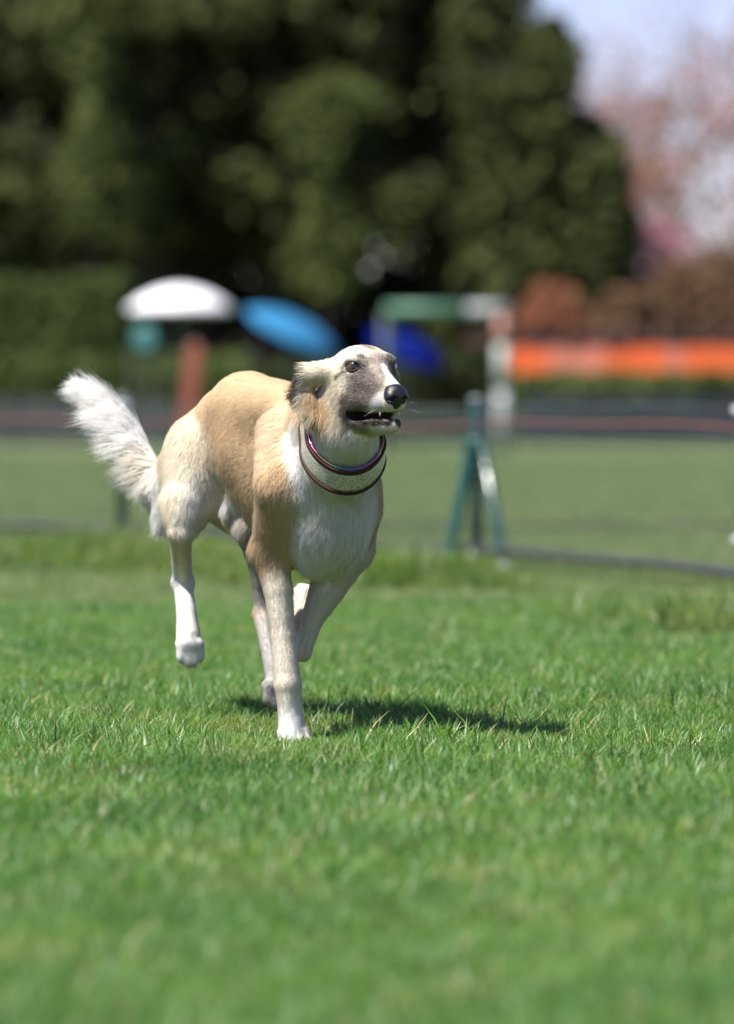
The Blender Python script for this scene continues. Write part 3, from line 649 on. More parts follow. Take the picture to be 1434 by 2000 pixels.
# left shoulder and folded fore leg
fld.chain([A(690, 900, 10.03), A(694, 985, 10.00), A(688, 1060, 10.05)], [0.036, 0.044, 0.036], 0.035)
fld.chain([A(684, 1075, 10.05), A(640, 1150, 10.06), A(610, 1210, 10.07), A(592, 1276, 10.08)], [0.037, 0.030, 0.0195, 0.0125], 0.02)
fld.chain([A(592, 1272, 10.08), A(588, 1215, 10.12), A(598, 1160, 10.15)], [0.0120, 0.0150, 0.018], 0.012)
# toes
for (px, py, d, off, drop) in ((571, 1436, 9.975, 0.0, 0), (369, 1256, 10.372, 0.0, 1), (538, 1338, 10.19, 0.0, 1)):
    c = A(px, py, d); side = BR * 0.7 + np.array([-0.7, 0, 0]) * 0.6; side = side / np.linalg.norm(side)
    fw = np.cross(side, UP); fw = fw if fw[1] < 0 else -fw
    if drop == 0: tip = fw * 0.020 + UP * -0.010; arch = fw * 0.004 + UP * 0.008
    elif drop == 1: tip = fw * 0.012 + UP * -0.034; arch = fw * 0.008
    else: tip = UP * 0.03 - fw * 0.01; arch = fw * -0.004
    for j, (o, ln) in enumerate(((-0.0195, 0.75), (-0.0068, 1.0), (0.0068, 1.0), (0.0195, 0.75))):
        o *= 0.95 if drop == 0 else 0.82
        fld.cone(c + side * o + arch, c + side * o * 1.12 + tip * ln, 0.0098, 0.0092, 0.005)
    fld.ell(c, (0.018, 0.024, 0.014), (fw, side, UP), 0.01)
# neck
fld.chain([A(596, 856, 10.12), A(640, 832, 9.93), A(672, 792, 9.80)], [0.070, 0.056, 0.050], 0.03)
fld.chain([A(640, 940, 9.99), A(668, 890, 9.86), A(684, 838, 9.77)], [0.075, 0.062, 0.046], 0.04)
# head
HB = (HF, HR, UP)
fld.ell(H(-0.042, 0, -0.008), (0.066, 0.054, 0.0465), HB, 0.012)                      # skull
fld.ell(H(-0.070, 0, -0.030), (0.050, 0.052, 0.050), HB, 0.02)
for s in (-1, 1):
    fld.ell(H(-0.030, s * 0.030, -0.050), (0.044, 0.026, 0.048), HB, 0.02)            # cheeks
    fld.ell(H(-0.006, s * 0.032, 0.008), (0.017, 0.014, 0.013), HB, 0.012)            # brow
fld.cone(H(-0.005, 0, -0.028), H(0.068, 0, -0.052), 0.037, 0.0225, 0.018)             # muzzle
fld.cone(H(0.010, 0, -0.008), H(0.076, 0, -0.038), 0.014, 0.0105, 0.014)              # bridge
for s in (-1, 1):
    fld.cone(H(0.002, s * 0.022, -0.060), H(0.071, s * 0.0095, -0.0635), 0.020, 0.0150, 0.012)   # upper lips
fld.cone(H(-0.045, 0, -0.092), H(0.066, 0, -0.1010), 0.030, 0.0135, 0.012)            # lower jaw
for s in (-1, 1):
    fld.cone(H(-0.030, s * 0.022, -0.094), H(0.060, s * 0.008, -0.0985), 0.018, 0.0105, 0.010)
    fld.ell(H(-0.004, s * 0.0370, -0.0005), (0.0150, 0.0135, 0.0112), HB, 0.005, 'cut')    # eye sockets
# ears folded back along the neck
for s in (-1, 1):
    fld.chain([H(-0.062, s * 0.046, -0.006), H(-0.102, s * 0.074, -0.013), H(-0.117, s * 0.082, -0.040), H(-0.084, s * 0.072, -0.088)], [0.018, 0.017, 0.017, 0.010], 0.012)
    fld.ell(H(-0.108, s * 0.100, -0.026), (0.020, 0.012, 0.026), HB, 0.008, 'cut')
# mouth opening
MOUTH = [(-0.006, -0.0850, 0.0088), (0.010, -0.0855, 0.0088), (0.030, -0.0862, 0.0046), (0.056, -0.0860, 0.0060), (0.100, -0.0848, 0.0070)]
for i in range(len(MOUTH) - 1):
    (f0, u0, r0), (f1, u1, r1) = MOUTH[i], MOUTH[i + 1]
    for w in np.linspace(-0.05, 0.05, 13): fld.cone(H(f0, w, u0), H(f1, w, u1), r0, r1, 0.003, 'cut')
DV, DF = fld.mesh()
# ------------------------------------------------------------------ coat colours, plus painted shade on the far hind leg: patches fixed to places on the body
TAN, TANL, CREAM, WHITE = (0.705, 0.530, 0.345), (0.79, 0.65, 0.47), (0.86, 0.775, 0.63), (0.89, 0.88, 0.85)
MASK, DARK, PINK = (0.150, 0.115, 0.105), (0.022, 0.018, 0.018), (0.62, 0.42, 0.36)
PATCH = []
def patch(c, r, col, soft=0.5, amt=1.0): PATCH.append((np.asarray(c, float), r, np.asarray(col), soft, amt))
def patch_line(a, b, n, r, col, soft=0.5, amt=1.0):
    for t in np.linspace(0, 1, n): patch(np.asarray(a) * (1 - t) + np.asarray(b) * t, r, col, soft, amt)
patch(A(500, 760, 10.25), 0.10, TAN, 0.8, 1)
patch_line(A(590, 790, 10.02), A(535, 860, 9.98), 3, 0.035, TANL, 1.0, 0.8)
patch_line(A(525, 900, 9.95), A(505, 1000, 9.96), 3, 0.025, TANL, 1.0, 0.7)
patch_line(A(575, 940, 9.87), A(560, 1010, 9.90), 3, 0.03, TANL, 1.0, 0.5)
patch_line(A(395, 870, 10.36), A(350, 900, 10.36), 2, 0.060, CREAM, 0.8, 1)
patch_line(A(355, 950, 10.35), A(355, 1060, 10.35), 4, 0.085, CREAM, 0.6, 1)
patch_line(A(395, 960, 10.32), A(385, 1010, 10.30), 2, 0.04, WHITE, 1.0, 0.6)
patch_line(A(310, 960, 10.43), A(305, 1040, 10.43), 3, 0.04, WHITE, 0.7, 0.9)
patch_line(A(357, 1120, 10.43), A(368, 1290, 10.36), 6, 0.046, WHITE, 0.9, 1)
patch(A(425, 850, 10.34), 0.020, (0.50, 0.27, 0.12), 1.0, 0.7)
patch_line(A(330, 965, 10.50), A(150, 740, 10.62), 9, 0.055, WHITE, 0.5, 1)
patch_line(A(300, 930, 10.50), A(285, 905, 10.52), 2, 0.025, CREAM, 1.0, 0.5)
patch(A(452, 988, 10.28), 0.028, WHITE, 0.8, 1); patch(A(448, 1000, 10.27), 0.014, PINK, 0.8, 0.6)
patch_line(A(495, 1050, 10.30), A(540, 1350, 10.18), 10, 0.055, (0.44, 0.42, 0.40), 0.6, 1)  # far hind leg greyed: shade under the body put into its coat colour
# chest, neck front
patch_line(A(590, 850, 9.93), A(612, 945, 9.88), 4, 0.036, WHITE, 0.5, 1)
patch_line(A(700, 870, 9.80), A(665, 960, 9.85), 4, 0.085, WHITE, 0.35, 1)
patch_line(A(672, 1000, 9.90), A(650, 1100, 9.95), 4, 0.078, WHITE, 0.4, 1)
patch_line(A(615, 1090, 9.90), A(600, 1130, 9.95), 2, 0.030, WHITE, 0.5, 1)
patch_line(A(605, 1140, 10.17), A(606, 1190, 10.15), 3, 0.05, (0.78, 0.74, 0.67), 0.6, 1)
patch_line(A(690, 1090, 10.02), A(600, 1280, 10.07), 6, 0.045, (0.78, 0.74, 0.67), 0.6, 1)
patch_line(A(540, 1175, 9.98), A(562, 1350, 9.97), 7, 0.058, (0.83, 0.765, 0.66), 0.35, 1)
patch_line(A(568, 1405, 9.96), A(571, 1450, 9.95), 3, 0.032, WHITE, 1.5, 1)
# head
patch_line(H(-0.06, 0, -0.02), H(0.02, 0, -0.045), 4, 0.085, CREAM, 0.3, 1)
patch_line(H(-0.10, 0.06, -0.02), H(-0.08, 0.065, -0.08), 3, 0.040, CREAM, 0.4, 1)
patch_line(H(0.06, 0, -0.05), H(0.09, 0, -0.06), 2, 0.06, CREAM, 0.3, 1)
patch_line(H(-0.085, 0.075, -0.055), H(-0.065, 0.065, -0.085), 3, 0.018, (0.60, 0.42, 0.22), 0.9, 0.8)
patch_line(H(-0.114, 0.092, -0.006), H(-0.118, 0.094, -0.045), 3, 0.019, DARK, 0.8, 0.95)
patch_line(H(-0.114, -0.092, -0.006), H(-0.118, -0.094, -0.045), 3, 0.019, DARK, 0.8, 0.95)
for sg in (1, -1):
    patch_line(H(0.018, sg * 0.030, -0.022), H(0.050, sg * 0.024, -0.042), 3, 0.029, MASK, 0.9, 0.90)
    patch_line(H(0.024, sg * 0.034, -0.050), H(0.006, sg * 0.040, -0.062), 2, 0.028, MASK, 0.9, 0.90)
    patch(H(-0.008, sg * 0.042, -0.090), 0.020, MASK, 0.9, 0.85)
    patch(H(0.010, sg * 0.030, -0.106), 0.020, MASK, 1.0, 0.7)
    patch(H(0.004, sg * 0.038, -0.004), 0.021, MASK, 0.9, 0.7)
    patch_line(H(-0.014, sg * 0.046, 0.003), H(0.012, sg * 0.032, 0.003), 5, 0.010, DARK, 0.9, 0.55)
    patch(H(0.014, sg * 0.022, 0.010), 0.012, DARK, 1.0, 0.75)
    patch(H(0.008, sg * 0.028, 0.021), 0.009, DARK, 1.0, 0.85)
    patch_line(H(-0.010, sg * 0.046, -0.006), H(-0.034, sg * 0.054, -0.018), 4, 0.0055, DARK, 0.9, 0.85)
patch_line(H(0.012, 0, 0.016), H(0.050, 0, -0.012), 4, 0.017, MASK, 1.0, 0.62)
patch_line(H(-0.030, 0.002, 0.040), H(-0.008, -0.002, 0.034), 3, 0.009, (0.16, 0.11, 0.09), 1.0, 0.75)
patch_line(H(0.030, -0.006, 0.000), H(0.068, 0, -0.020), 5, 0.0065, WHITE, 0.8, 0.95)
patch(H(0.078, 0.000, -0.028), 0.012, WHITE, 0.7, 0.9)
for sg in (1, -1):
    patch_line(H(0.070, sg * 0.017, -0.058), H(0.058, sg * 0.022, -0.072), 3, 0.015, (0.70, 0.68, 0.66), 0.8, 0.9)
    patch_line(H(0.064, sg * 0.010, -0.106), H(0.050, sg * 0.014, -0.108), 2, 0.012, (0.80, 0.78, 0.75), 0.8, 0.9)
    patch_line(H(-0.016, sg * 0.040, -0.0870), H(0.040, sg * 0.0235, -0.0945), 8, 0.0085, DARK, 0.5, 1)
    patch_line(H(0.046, sg * 0.021, -0.0945), H(0.076, sg * 0.010, -0.0945), 6, 0.0088, DARK, 0.4, 1)   # lip line
MUC = [H(f, 0, u) for f, u, r in MOUTH]

def coat(P, jit=None):
    P = np.asarray(P); C = np.tile(np.array(TAN), (len(P), 1))
    for c, r, col, soft, amt in PATCH:
        d = np.linalg.norm(P - c, axis=1) / r
        if jit is not None: d = d + jit * soft * 0.30
        w = np.clip((1 + soft * 0.5 - d) / soft, 0, 1); w = (w * w * (3 - 2 * w) * amt)[:, None]
        C = C * (1 - w) + col * w
    return C
def in_mouth(P):
    """inside of the opened mouth, no fur there"""
    q = P - HEAD; f = q @ HF; r = q @ HR; u = q @ UP
    uc = np.interp(f, [m[0] for m in MOUTH], [m[1] for m in MOUTH]); rr = np.interp(f, [m[0] for m in MOUTH], [m[2] for m in MOUTH])
    du = np.abs(u - uc) / (rr + 0.0012)
    return (f > MOUTH[0][0] - 0.0105) & (f < 0.12) & (np.sqrt(du ** 2 + np.clip((MOUTH[0][0] - f) / 0.0105, 0, 9) ** 2) < 1.0) & (np.abs(r) < 0.06)

# ------------------------------------------------------------------ body mesh
dog = empty('dog', tuple(A(520, 1452, 10.15) * np.array([1, 1, 0])))
tag(dog, 'running fawn and white long haired dog with dark muzzle and wide collar', 'dog')
DOG0 = np.array(dog.location)
for _ in range(1):      # relax the grid steps
    acc = np.zeros_like(DV); cn = np.zeros(len(DV), np.float32)
    for k in range(4):
        a, b = DF[:, k], DF[:, (k + 1) % 4]
        for c in range(3): acc[:, c] += np.bincount(a, DV[b, c], len(DV))
        cn += np.bincount(a, minlength=len(DV))
    DV = DV * 0.5 + (acc / np.maximum(cn, 1)[:, None]) * 0.5
e1 = DV[DF[:, 1]] - DV[DF[:, 0]]; e2 = DV[DF[:, 2]] - DV[DF[:, 0]]; fn = np.cross(e1, e2)
DN = np.zeros_like(DV)
for k in range(4):
    for c in range(3): DN[:, c] += np.bincount(DF[:, k], fn[:, c], len(DV))
DN = unit(DN)
if (DN * (DV - DV.mean(0))).sum() < 0: DN = -DN; DF = DF[:, ::-1].copy()
vc = coat(DV); im = in_mouth(DV); vc[im] = (0.012, 0.007, 0.008)
pk = np.linalg.norm(DV - A(448, 998, 10.27), axis=1) < 0.012; vc[pk] = PINK
m = NT('dog_skin_and_undercoat'); at_ = m.n('ShaderNodeAttribute', attribute_name='col')
b_ = m.bsdf(at_.outputs['Color'], 0.75, 0.25, bump=m.noise(900, 2), bump_s=0.3, bump_d=0.002)
body = mesh_obj('body', np_mesh('dog_body', DV - DOG0, DF, vc), m.m, dog)

# ------------------------------------------------------------------ nose
nf = Field(*[np.arange(c - 0.038, c + 0.038, 0.0011) for c in H(0.083, 0, -0.052)])
nf.ell(H(0.084, 0, -0.050), (0.0165, 0.0195, 0.0165), HB, 0.004)
nf.ell(H(0.078, 0, -0.040), (0.0155, 0.0165, 0.0100), HB, 0.010)
for sg in (-1, 1):
    nf.ell(H(0.086, sg * 0.0110, -0.0525), (0.0135, 0.0108, 0.0125), HB, 0.006)
nf.ell(H(0.083, 0, -0.066), (0.011, 0.008, 0.008), HB, 0.006)
for sg in (-1, 1):
    nf.ell(H(0.0995, sg * 0.0105, -0.0555), (0.0085, 0.0052, 0.0042), HB, 0.003, 'cut')
    nf.cone(H(0.096, sg * 0.014, -0.057), H(0.088, sg * 0.024, -0.0585), 0.0028, 0.0018, 0.002, 'cut')
nf.cone(H(0.1010, 0, -0.058), H(0.094, 0, -0.076), 0.0010, 0.0012, 0.002, 'cut')
NV, NF = nf.mesh(); m = NT('wet_black_nose'); tcn = m.n('ShaderNodeTexCoord'); vo = m.n('ShaderNodeTexVoronoi'); vo.inputs['Scale'].default_value = 700
m.l(tcn.outputs['Object'], vo.inputs['Vector']); m.bsdf((0.012, 0.011, 0.014), 0.38, 0.55, bump=vo.outputs['Distance'], bump_s=0.35, bump_d=0.0008)
mesh_obj('nose', np_mesh('dog_nose', NV - DOG0, NF), m.m, dog)

# ------------------------------------------------------------------ eyes with dark lids
ER = 0.0165
m_lid = NT('dark_eyelid'); m_lid.bsdf((0.014, 0.011, 0.011), 0.5, 0.4)
for sg in (1, -1):
    ec = H(-0.0092, sg * 0.0318, 0.0)
    nrm = unit(HF * 0.66 + HR * sg * 0.74 + UP * 0.08); gaze = unit(HF * 0.80 + HR * sg * 0.55 + UP * 0.10 + np.array([0.12, 0, 0]))
    me = bpy.data.meshes.new('eyeball'); bm = bmesh.new(); bmesh.ops.create_uvsphere(bm, u_segments=32, v_segments=24, radius=ER); bm.to_mesh(me); bm.free()
    m = NT('brown_eye'); tc = m.n('ShaderNodeTexCoord'); sx = m.n('ShaderNodeSeparateXYZ'); m.l(tc.outputs['Object'], sx.inputs[0])
    mr = m.n('ShaderNodeMapRange'); mr.inputs[1].default_value = 0.0055; mr.inputs[2].default_value = ER; m.l(sx.outputs[2], mr.inputs[0])
    colr = m.ramp(mr.outputs[0], [(0.0, (0.10, 0.075, 0.06)), (0.30, (0.03, 0.015, 0.008)), (0.42, (0.038, 0.013, 0.005)), (0.74, (0.072, 0.025, 0.006)), (0.86, (0.02, 0.007, 0.003)), (0.93, (0.002, 0.002, 0.002))])
    bs = m.bsdf(colr, 0.25, 0.5); bs.inputs['Coat Weight'].default_value = 1.0; bs.inputs['Coat Roughness'].default_value = 0.02
    eo = mesh_obj('eye', me, m.m, dog, tuple(ec - DOG0)); eo.rotation_euler = Vector(gaze).to_track_quat('Z', 'Y').to_euler()
    tt = unit(np.cross(UP, nrm)) * sg; tt = tt if tt @ HF < 0 else -tt            # towards the outer corner
    uu = unit(np.cross(nrm, tt)); uu = uu if uu[2] > 0 else -uu
    V = []; F = []; n = 48
    for (sc, R, rnd) in ((0.90, ER + 0.0001, 0), (0.98, ER + 0.0010, 0), (1.08, ER + 0.0012, 0.05), (1.15, ER + 0.0008, 0.3), (1.0, ER + 0.0002, 1.0)):
        for k in range(n):
            a = 2 * math.pi * k / n; ca, sa = math.cos(a), math.sin(a)
            x = 0.0142 * ca * (1.0 + 0.10 * (abs(ca) ** 8)); y = (0.0086 if sa > 0 else 0.0074) * sa * (1 - 0.18 * abs(ca) ** 3) - 0.0020 * ca
            x = x * sc * (1 - rnd) + 0.0152 * ca * rnd; y = y * sc * (1 - rnd) + 0.0112 * sa * rnd
            V.append(ec + tt * x + uu * y + nrm * math.sqrt(max(R * R - x * x - y * y, 1e-8)) - DOG0)
    for i in range(4):
        for k in range(n): F.append((i * n + k, i * n + (k + 1) % n, (i + 1) * n + (k + 1) % n, (i + 1) * n + k))
    mesh_obj('eyelid', poly_mesh('eyelid', V, F), m_lid.m, dog)

# ------------------------------------------------------------------ mouth: tongue and teeth
mb = NT('dark_wet_gum'); mb.bsdf((0.035, 0.012, 0.014), 0.25, 0.5)
tf = Field(*[np.arange(c - e, c + e, 0.0018) for c, e in zip(H(0.03, 0, -0.094), (0.06, 0.07, 0.03))])
tf.ell(H(0.022, 0, -0.0945), (0.048, 0.0165, 0.0055), HB, 0.004); TV, TF = tf.mesh()
m = NT('tongue_pink'); m.bsdf((0.20, 0.055, 0.060), 0.3, 0.5, bump=m.noise(500, 2), bump_s=0.2, bump_d=0.001)
mesh_obj('tongue', np_mesh('tongue', TV - DOG0, TF), m.m, dog)
m_tooth = NT('tooth_ivory'); m_tooth.bsdf((0.72, 0.68, 0.54), 0.25, 0.5)
def tooth(f, r, u, ln, rd, dirn=-1, lean=0.0):
    p0 = H(f, r, u); q = [p0 - DOG0, H(f + lean * 0.4 * ln, r * 1.02, u + dirn * ln * 0.55) - DOG0, H(f + lean * ln * 0.2, r * 1.04, u + dirn * ln) - DOG0]
    V, F = tube(q, [rd, rd * 0.72, rd * 0.12], 10); mesh_obj('tooth', poly_mesh('tooth', V, F), m_tooth.m, dog)
for sg in (1, -1):
    tooth(0.0600, sg * 0.0180, -0.0745, 0.0125, 0.0027, -1, 0.2)
# claws
m_claw = NT('horn_claw'); m_claw.bsdf((0.16, 0.09, 0.07), 0.35, 0.5)
for (px, py, d, drop) in ((571, 1436, 9.975, 0), (369, 1256, 10.372, 1)):
    c = A(px, py, d); side = BR * 0.7 + np.array([-0.7, 0, 0]) * 0.6; side = unit(side); fw = np.cross(side, UP); fw = fw if fw[1] < 0 else -fw
    for o, ln in ((-0.0195, 0.75), (-0.0068, 1), (0.0068, 1), (0.0195, 0.75)):
        if drop == 0: t0 = c + side * o * 1.06 + (fw * 0.026 + UP * -0.008) * ln; t1 = t0 + fw * 0.008 - UP * 0.005
        else: t0 = c + side * o * 0.92 + (fw * 0.017 - UP * 0.038) * ln; t1 = t0 + fw * 0.003 - UP * 0.010
        V, F = tube([t0 - DOG0, (t0 * 0.5 + t1 * 0.5) + UP * 0.0006 - DOG0, t1 - DOG0], [0.0020, 0.0016, 0.0005], 8)
        mesh_obj('claw', poly_mesh('claw', V, F), m_claw.m, dog)

# ------------------------------------------------------------------ collar: a wide band lying loosely round the neck
CN = unit(np.array([0.12, -0.76, 0.62])); CE1 = unit(np.cross(UP, CN)); CE2 = np.cross(CN, CE1)
CC = A(671, 860, 9.85)
def field_at(P):
    ix = []
    for k in range(3): ix.append(np.clip(np.searchsorted(fld.ax[k], P[:, k]), 1, len(fld.ax[k]) - 1))
    return fld.D[ix[0], ix[1], ix[2]]
NC = 96; th = np.linspace(0, 2 * math.pi, NC, endpoint=False)
def ring(off, a, b, lift):
    """radius round the neck at a given place along it: a loose oval that nowhere cuts into the neck"""
    c = CC + CN * off; dirs = np.cos(th)[:, None] * CE1 + np.sin(th)[:, None] * CE2
    re = a * b / np.sqrt((b * np.cos(th)) ** 2 + (a * np.sin(th)) ** 2)
    rs = np.linspace(0.02, 0.16, 71); hit = np.full(NC, 0.03)
    for r in rs:
        inside = field_at(c + dirs * r) < 0; hit = np.where(inside & (r - hit < 0.02), r, hit)
    up = np.clip(np.sin(th) * 2.0 + 0.6, 0, 1)
    R = np.where(up > 0, np.maximum(re * (1 - up) + np.minimum(re, hit + 0.006) * up, hit + 0.006), np.maximum(re, hit + 0.006)); R = np.minimum(R, re * 1.03)
    for _ in range(6): R = (np.roll(R, 1) + 2 * R + np.roll(R, -1)) / 4
    return c + dirs * (R + lift)[:, None], dirs
def strip(rows, closed=True):
    V = np.concatenate(rows); F = []; k = len(rows)
    for i in range(k if closed else k - 1):
        j = (i + 1) % k
        for q in range(NC): F.append((i * NC + q, i * NC + (q + 1) % NC, j * NC + (q + 1) % NC, j * NC + q))
    return V, F
BAND = [(-0.020, 0.0772, 0.104), (-0.010, 0.0765, 0.1025), (0.002, 0.0752, 0.100), (0.014, 0.0738, 0.0965), (0.022, 0.0725, 0.094)]
outer = [ring(o, a, b, 0.0012)[0] for o, a, b in BAND]; inner = [ring(o, a, b, -0.0016)[0] for o, a, b in BAND][::-1]
V, F = strip([v - DOG0 for v in outer + inner])
m = NT('crackled_silver_leather'); tc = m.n('ShaderNodeTexCoord'); vo = m.n('ShaderNodeTexVoronoi'); vo.feature = 'DISTANCE_TO_EDGE'; vo.inputs['Scale'].default_value = 290
m.l(tc.outputs['Object'], vo.inputs['Vector']); f2 = m.noise(260, 3)
cr = m.ramp(vo.outputs['Distance'], [(0.02, (0.10, 0.085, 0.065)), (0.16, (0.72, 0.70, 0.64))]); cr2 = m.mix(0.30, cr, m.ramp(f2, [(0.35, (0.16, 0.14, 0.11)), (0.6, (0.72, 0.70, 0.64))]))
m.bsdf(cr2, 0.38, 0.5, 0.55, bump=vo.outputs['Distance'], bump_s=0.6, bump_d=0.0012)
collar = mesh_obj('collar', poly_mesh('collar', V, F), m.m, dog)
collar['label'] = 'wide crackled silver collar with dark brown edges'
m_trim = NT('brown_leather_edge'); m_trim.bsdf(m_trim.ramp(m_trim.noise(220, 3), [(0.3, (0.020, 0.007, 0.005)), (0.7, (0.055, 0.019, 0.013))]), 0.6, 0.2, bump=m_trim.noise(700, 2), bump_s=0.3, bump_d=0.0008)
def rim(off, a, b, lift, r, name, mat, n=8, w=1.0):
    c, dirs = ring(off, a, b, lift); V = []; F = []
    tan = unit(np.roll(c, -1, 0) - np.roll(c, 1, 0))
    for k in range(n):
        ang = 2 * math.pi * k / n; V.append(c + dirs * (r * math.cos(ang)) + CN * (r * w * math.sin(ang)) - DOG0)
    V, F = strip(V); return mesh_obj(name, poly_mesh(name, V, F), mat, collar)
rim(-0.0205, 0.0774, 0.1045, 0.0008, 0.0028, 'edge_trim', m_trim.m, 8, 1.5)
rim(0.0235, 0.0722, 0.0935, 0.0006, 0.0030, 'edge_trim', m_trim.m, 8, 1.9)
m = NT('rainbow_titanium'); tc = m.n('ShaderNodeTexCoord'); sx = m.n('ShaderNodeSeparateXYZ'); m.l(tc.outputs['Object'], sx.inputs[0])
mm = m.n('ShaderNodeMath', operation='MULTIPLY'); mm.inputs[1].default_value = 9.0; m.l(sx.outputs[0], mm.inputs[0]); fr = m.n('ShaderNodeMath', operation='FRACT'); m.l(mm.outputs[0], fr.inputs[0])
m.bsdf(m.ramp(fr.outputs[0], [(0.0, (0.75, 0.70, 0.15)), (0.2, (0.10, 0.60, 0.60)), (0.4, (0.10, 0.20, 0.85)), (0.6, (0.50, 0.12, 0.80)), (0.8, (0.80, 0.20, 0.40)), (1.0, (0.75, 0.70, 0.15))]), 0.16, 0.5, 0.9)
rim(0.0300, 0.0690, 0.0895, 0.0004, 0.0012, 'metal_ring', m.m, 8)
# ------------------------------------------------------------------ fur
CTRL = []      # place, direction of lie, length, lift, density
def ctl(p, d, ln, lift=0.35): CTRL.append((np.asarray(p, float), unit(np.asarray(d, float)), ln, lift))
def cs(px, py, d, sx, sy, dd, ln, lift=0.35): ctl(A(px, py, d), (sx, dd, -sy), ln, lift)
def ch(f, r, u, vf, vr, vu, ln, lift=0.3):
    for s in (1, -1): ctl(H(f, r * s, u), HF * vf + HR * vr * s + UP * vu, ln, lift)
ch(0.080, 0.015, -0.045, -1, 0.3, -0.2, 0.0035, 0.25); ch(0.050, 0.022, -0.045, -1, 0.1, -0.3, 0.0045, 0.25); ch(0.030, 0.0, -0.005, -1, 0.0, 0.1, 0.0045, 0.2)
ch(0.055, 0.022, -0.070, -0.8, 0.1, -0.6, 0.0050, 0.3); ch(0.015, 0.035, -0.050, -1, 0.1, -0.4, 0.0060, 0.25); ch(0.004, 0.040, 0.010, -1, 0.1, 0.1, 0.005, 0.2)
ch(-0.004, 0.043, -0.018, -1, 0.1, -0.2, 0.005, 0.2)
ch(-0.020, 0.0, 0.038, -1, 0.0, 0.1, 0.0075, 0.22); ch(-0.060, 0.020, 0.030, -1, 0.1, -0.2, 0.010, 0.25); ch(-0.030, 0.050, -0.010, -1, 0.2, -0.3, 0.009, 0.25)
ch(-0.030, 0.055, -0.060, -0.8, 0.2, -0.6, 0.016, 0.35); ch(0.0, 0.045, -0.095, -0.9, 0.1, -0.4, 0.008, 0.3); ch(-0.050, 0.045, -0.105, -0.7, 0.1, -0.8, 0.022, 0.4)
ch(-0.070, 0.062, -0.005, -0.9, 0.4, 0.1, 0.020, 0.5); ch(-0.105, 0.075, -0.020, -0.9, 0.5, -0.1, 0.024, 0.5); ch(-0.100, 0.080, -0.060, -0.7, 0.2, -0.7, 0.026, 0.5); ch(-0.075, 0.068, -0.085, -0.5, 0.2, -0.9, 0.028, 0.45)
ch(0.060, 0.012, -0.110, -0.9, 0.0, -0.4, 0.007, 0.35); ch(0.020, 0.015, -0.120, -0.9, 0.0, -0.5, 0.011, 0.35); ch(-0.010, 0.0, -0.130, -0.8, 0, -0.7, 0.018, 0.35)
cs(605, 800, 9.98, -0.6, 0.7, 0.5, 0.026, 0.4); cs(590, 860, 9.96, -0.35, 0.9, 0.4, 0.026); cs(690, 860, 9.74, -0.1, 1, 0.3, 0.022); cs(740, 850, 9.83, 0.1, 1, 0.3, 0.022)
cs(670, 950, 9.85, -0.05, 1, 0.15, 0.026); cs(650, 1010, 9.87, -0.1, 1, 0.1, 0.028); cs(620, 1080, 9.90, -0.4, 0.9, 0.2, 0.028, 0.4); cs(690, 1080, 9.95, -0.1, 1, 0.3, 0.026); cs(610, 1135, 9.95, -0.6, 0.7, 0.4, 0.026, 0.45)
cs(560, 900, 9.90, -0.25, 1, 0.3, 0.020); cs(530, 960, 9.92, -0.45, 0.9, 0.3, 0.019); cs(580, 980, 9.86, -0.25, 1, 0.1, 0.022); cs(530, 1050, 9.96, -0.3, 1, 0.2, 0.019); cs(560, 1090, 9.95, -0.2, 1, 0.1, 0.014)
cs(495, 1050, 10.06, -0.5, 0.85, 0.3, 0.026, 0.4); cs(508, 1100, 10.07, -0.3, 0.95, 0.3, 0.022, 0.35)
cs(470, 880, 10.18, -0.85, 0.30, 0.5, 0.014); cs(520, 830, 10.05, -0.8, 0.4, 0.6, 0.019); cs(490, 735, 10.30, -0.9, 0.15, 0.6, 0.012, 0.25); cs(575, 775, 10.1, -0.8, -0.05, 0.8, 0.014, 0.25); cs(480, 960, 10.15, -0.7, 0.7, 0.4, 0.016)
cs(430, 770, 10.36, -0.8, 0.6, 0.4, 0.012, 0.25); cs(370, 830, 10.42, -0.6, 0.85, 0.2, 0.013, 0.25); cs(320, 920, 10.46, -0.5, 0.9, 0.1, 0.018)
cs(360, 900, 10.33, -0.3, 1, 0.1, 0.014, 0.3); cs(360, 970, 10.31, -0.1, 1, 0.05, 0.017); cs(405, 930, 10.32, 0.05, 1, 0, 0.022, 0.4); cs(395, 1000, 10.29, -0.05, 1, 0, 0.024, 0.4); cs(425, 900, 10.36, 0.1, 1, 0, 0.020)
cs(302, 990, 10.42, -0.3, 1, 0.1, 0.036, 0.4); cs(312, 1030, 10.42, -0.15, 1, 0.1, 0.030, 0.35)
cs(352, 1065, 10.35, 0, 1, 0.2, 0.008, 0.3); cs(357, 1130, 10.42, 0, 1, 0.1, 0.006, 0.3); cs(362, 1200, 10.38, 0.1, 1, -0.1, 0.0055, 0.3); cs(370, 1270, 10.35, 0, 1, -0.2, 0.006, 0.3)
cs(541, 1160, 9.98, 0.1, 1, 0, 0.008, 0.28); cs(555, 1260, 9.97, 0.1, 1, 0, 0.0065, 0.28); cs(563, 1350, 9.96, 0.05, 1, 0, 0.007, 0.28); cs(570, 1430, 9.96, 0.05, 1, -0.2, 0.007, 0.3)
cs(725, 980, 9.98, 0.05, 1, 0.3, 0.016); cs(710, 1080, 10.02, -0.2, 1, 0.2, 0.017); cs(660, 1160, 10.03, -0.5, 0.9, 0.1, 0.011); cs(612, 1250, 10.05, -0.4, 0.9, 0, 0.0065)
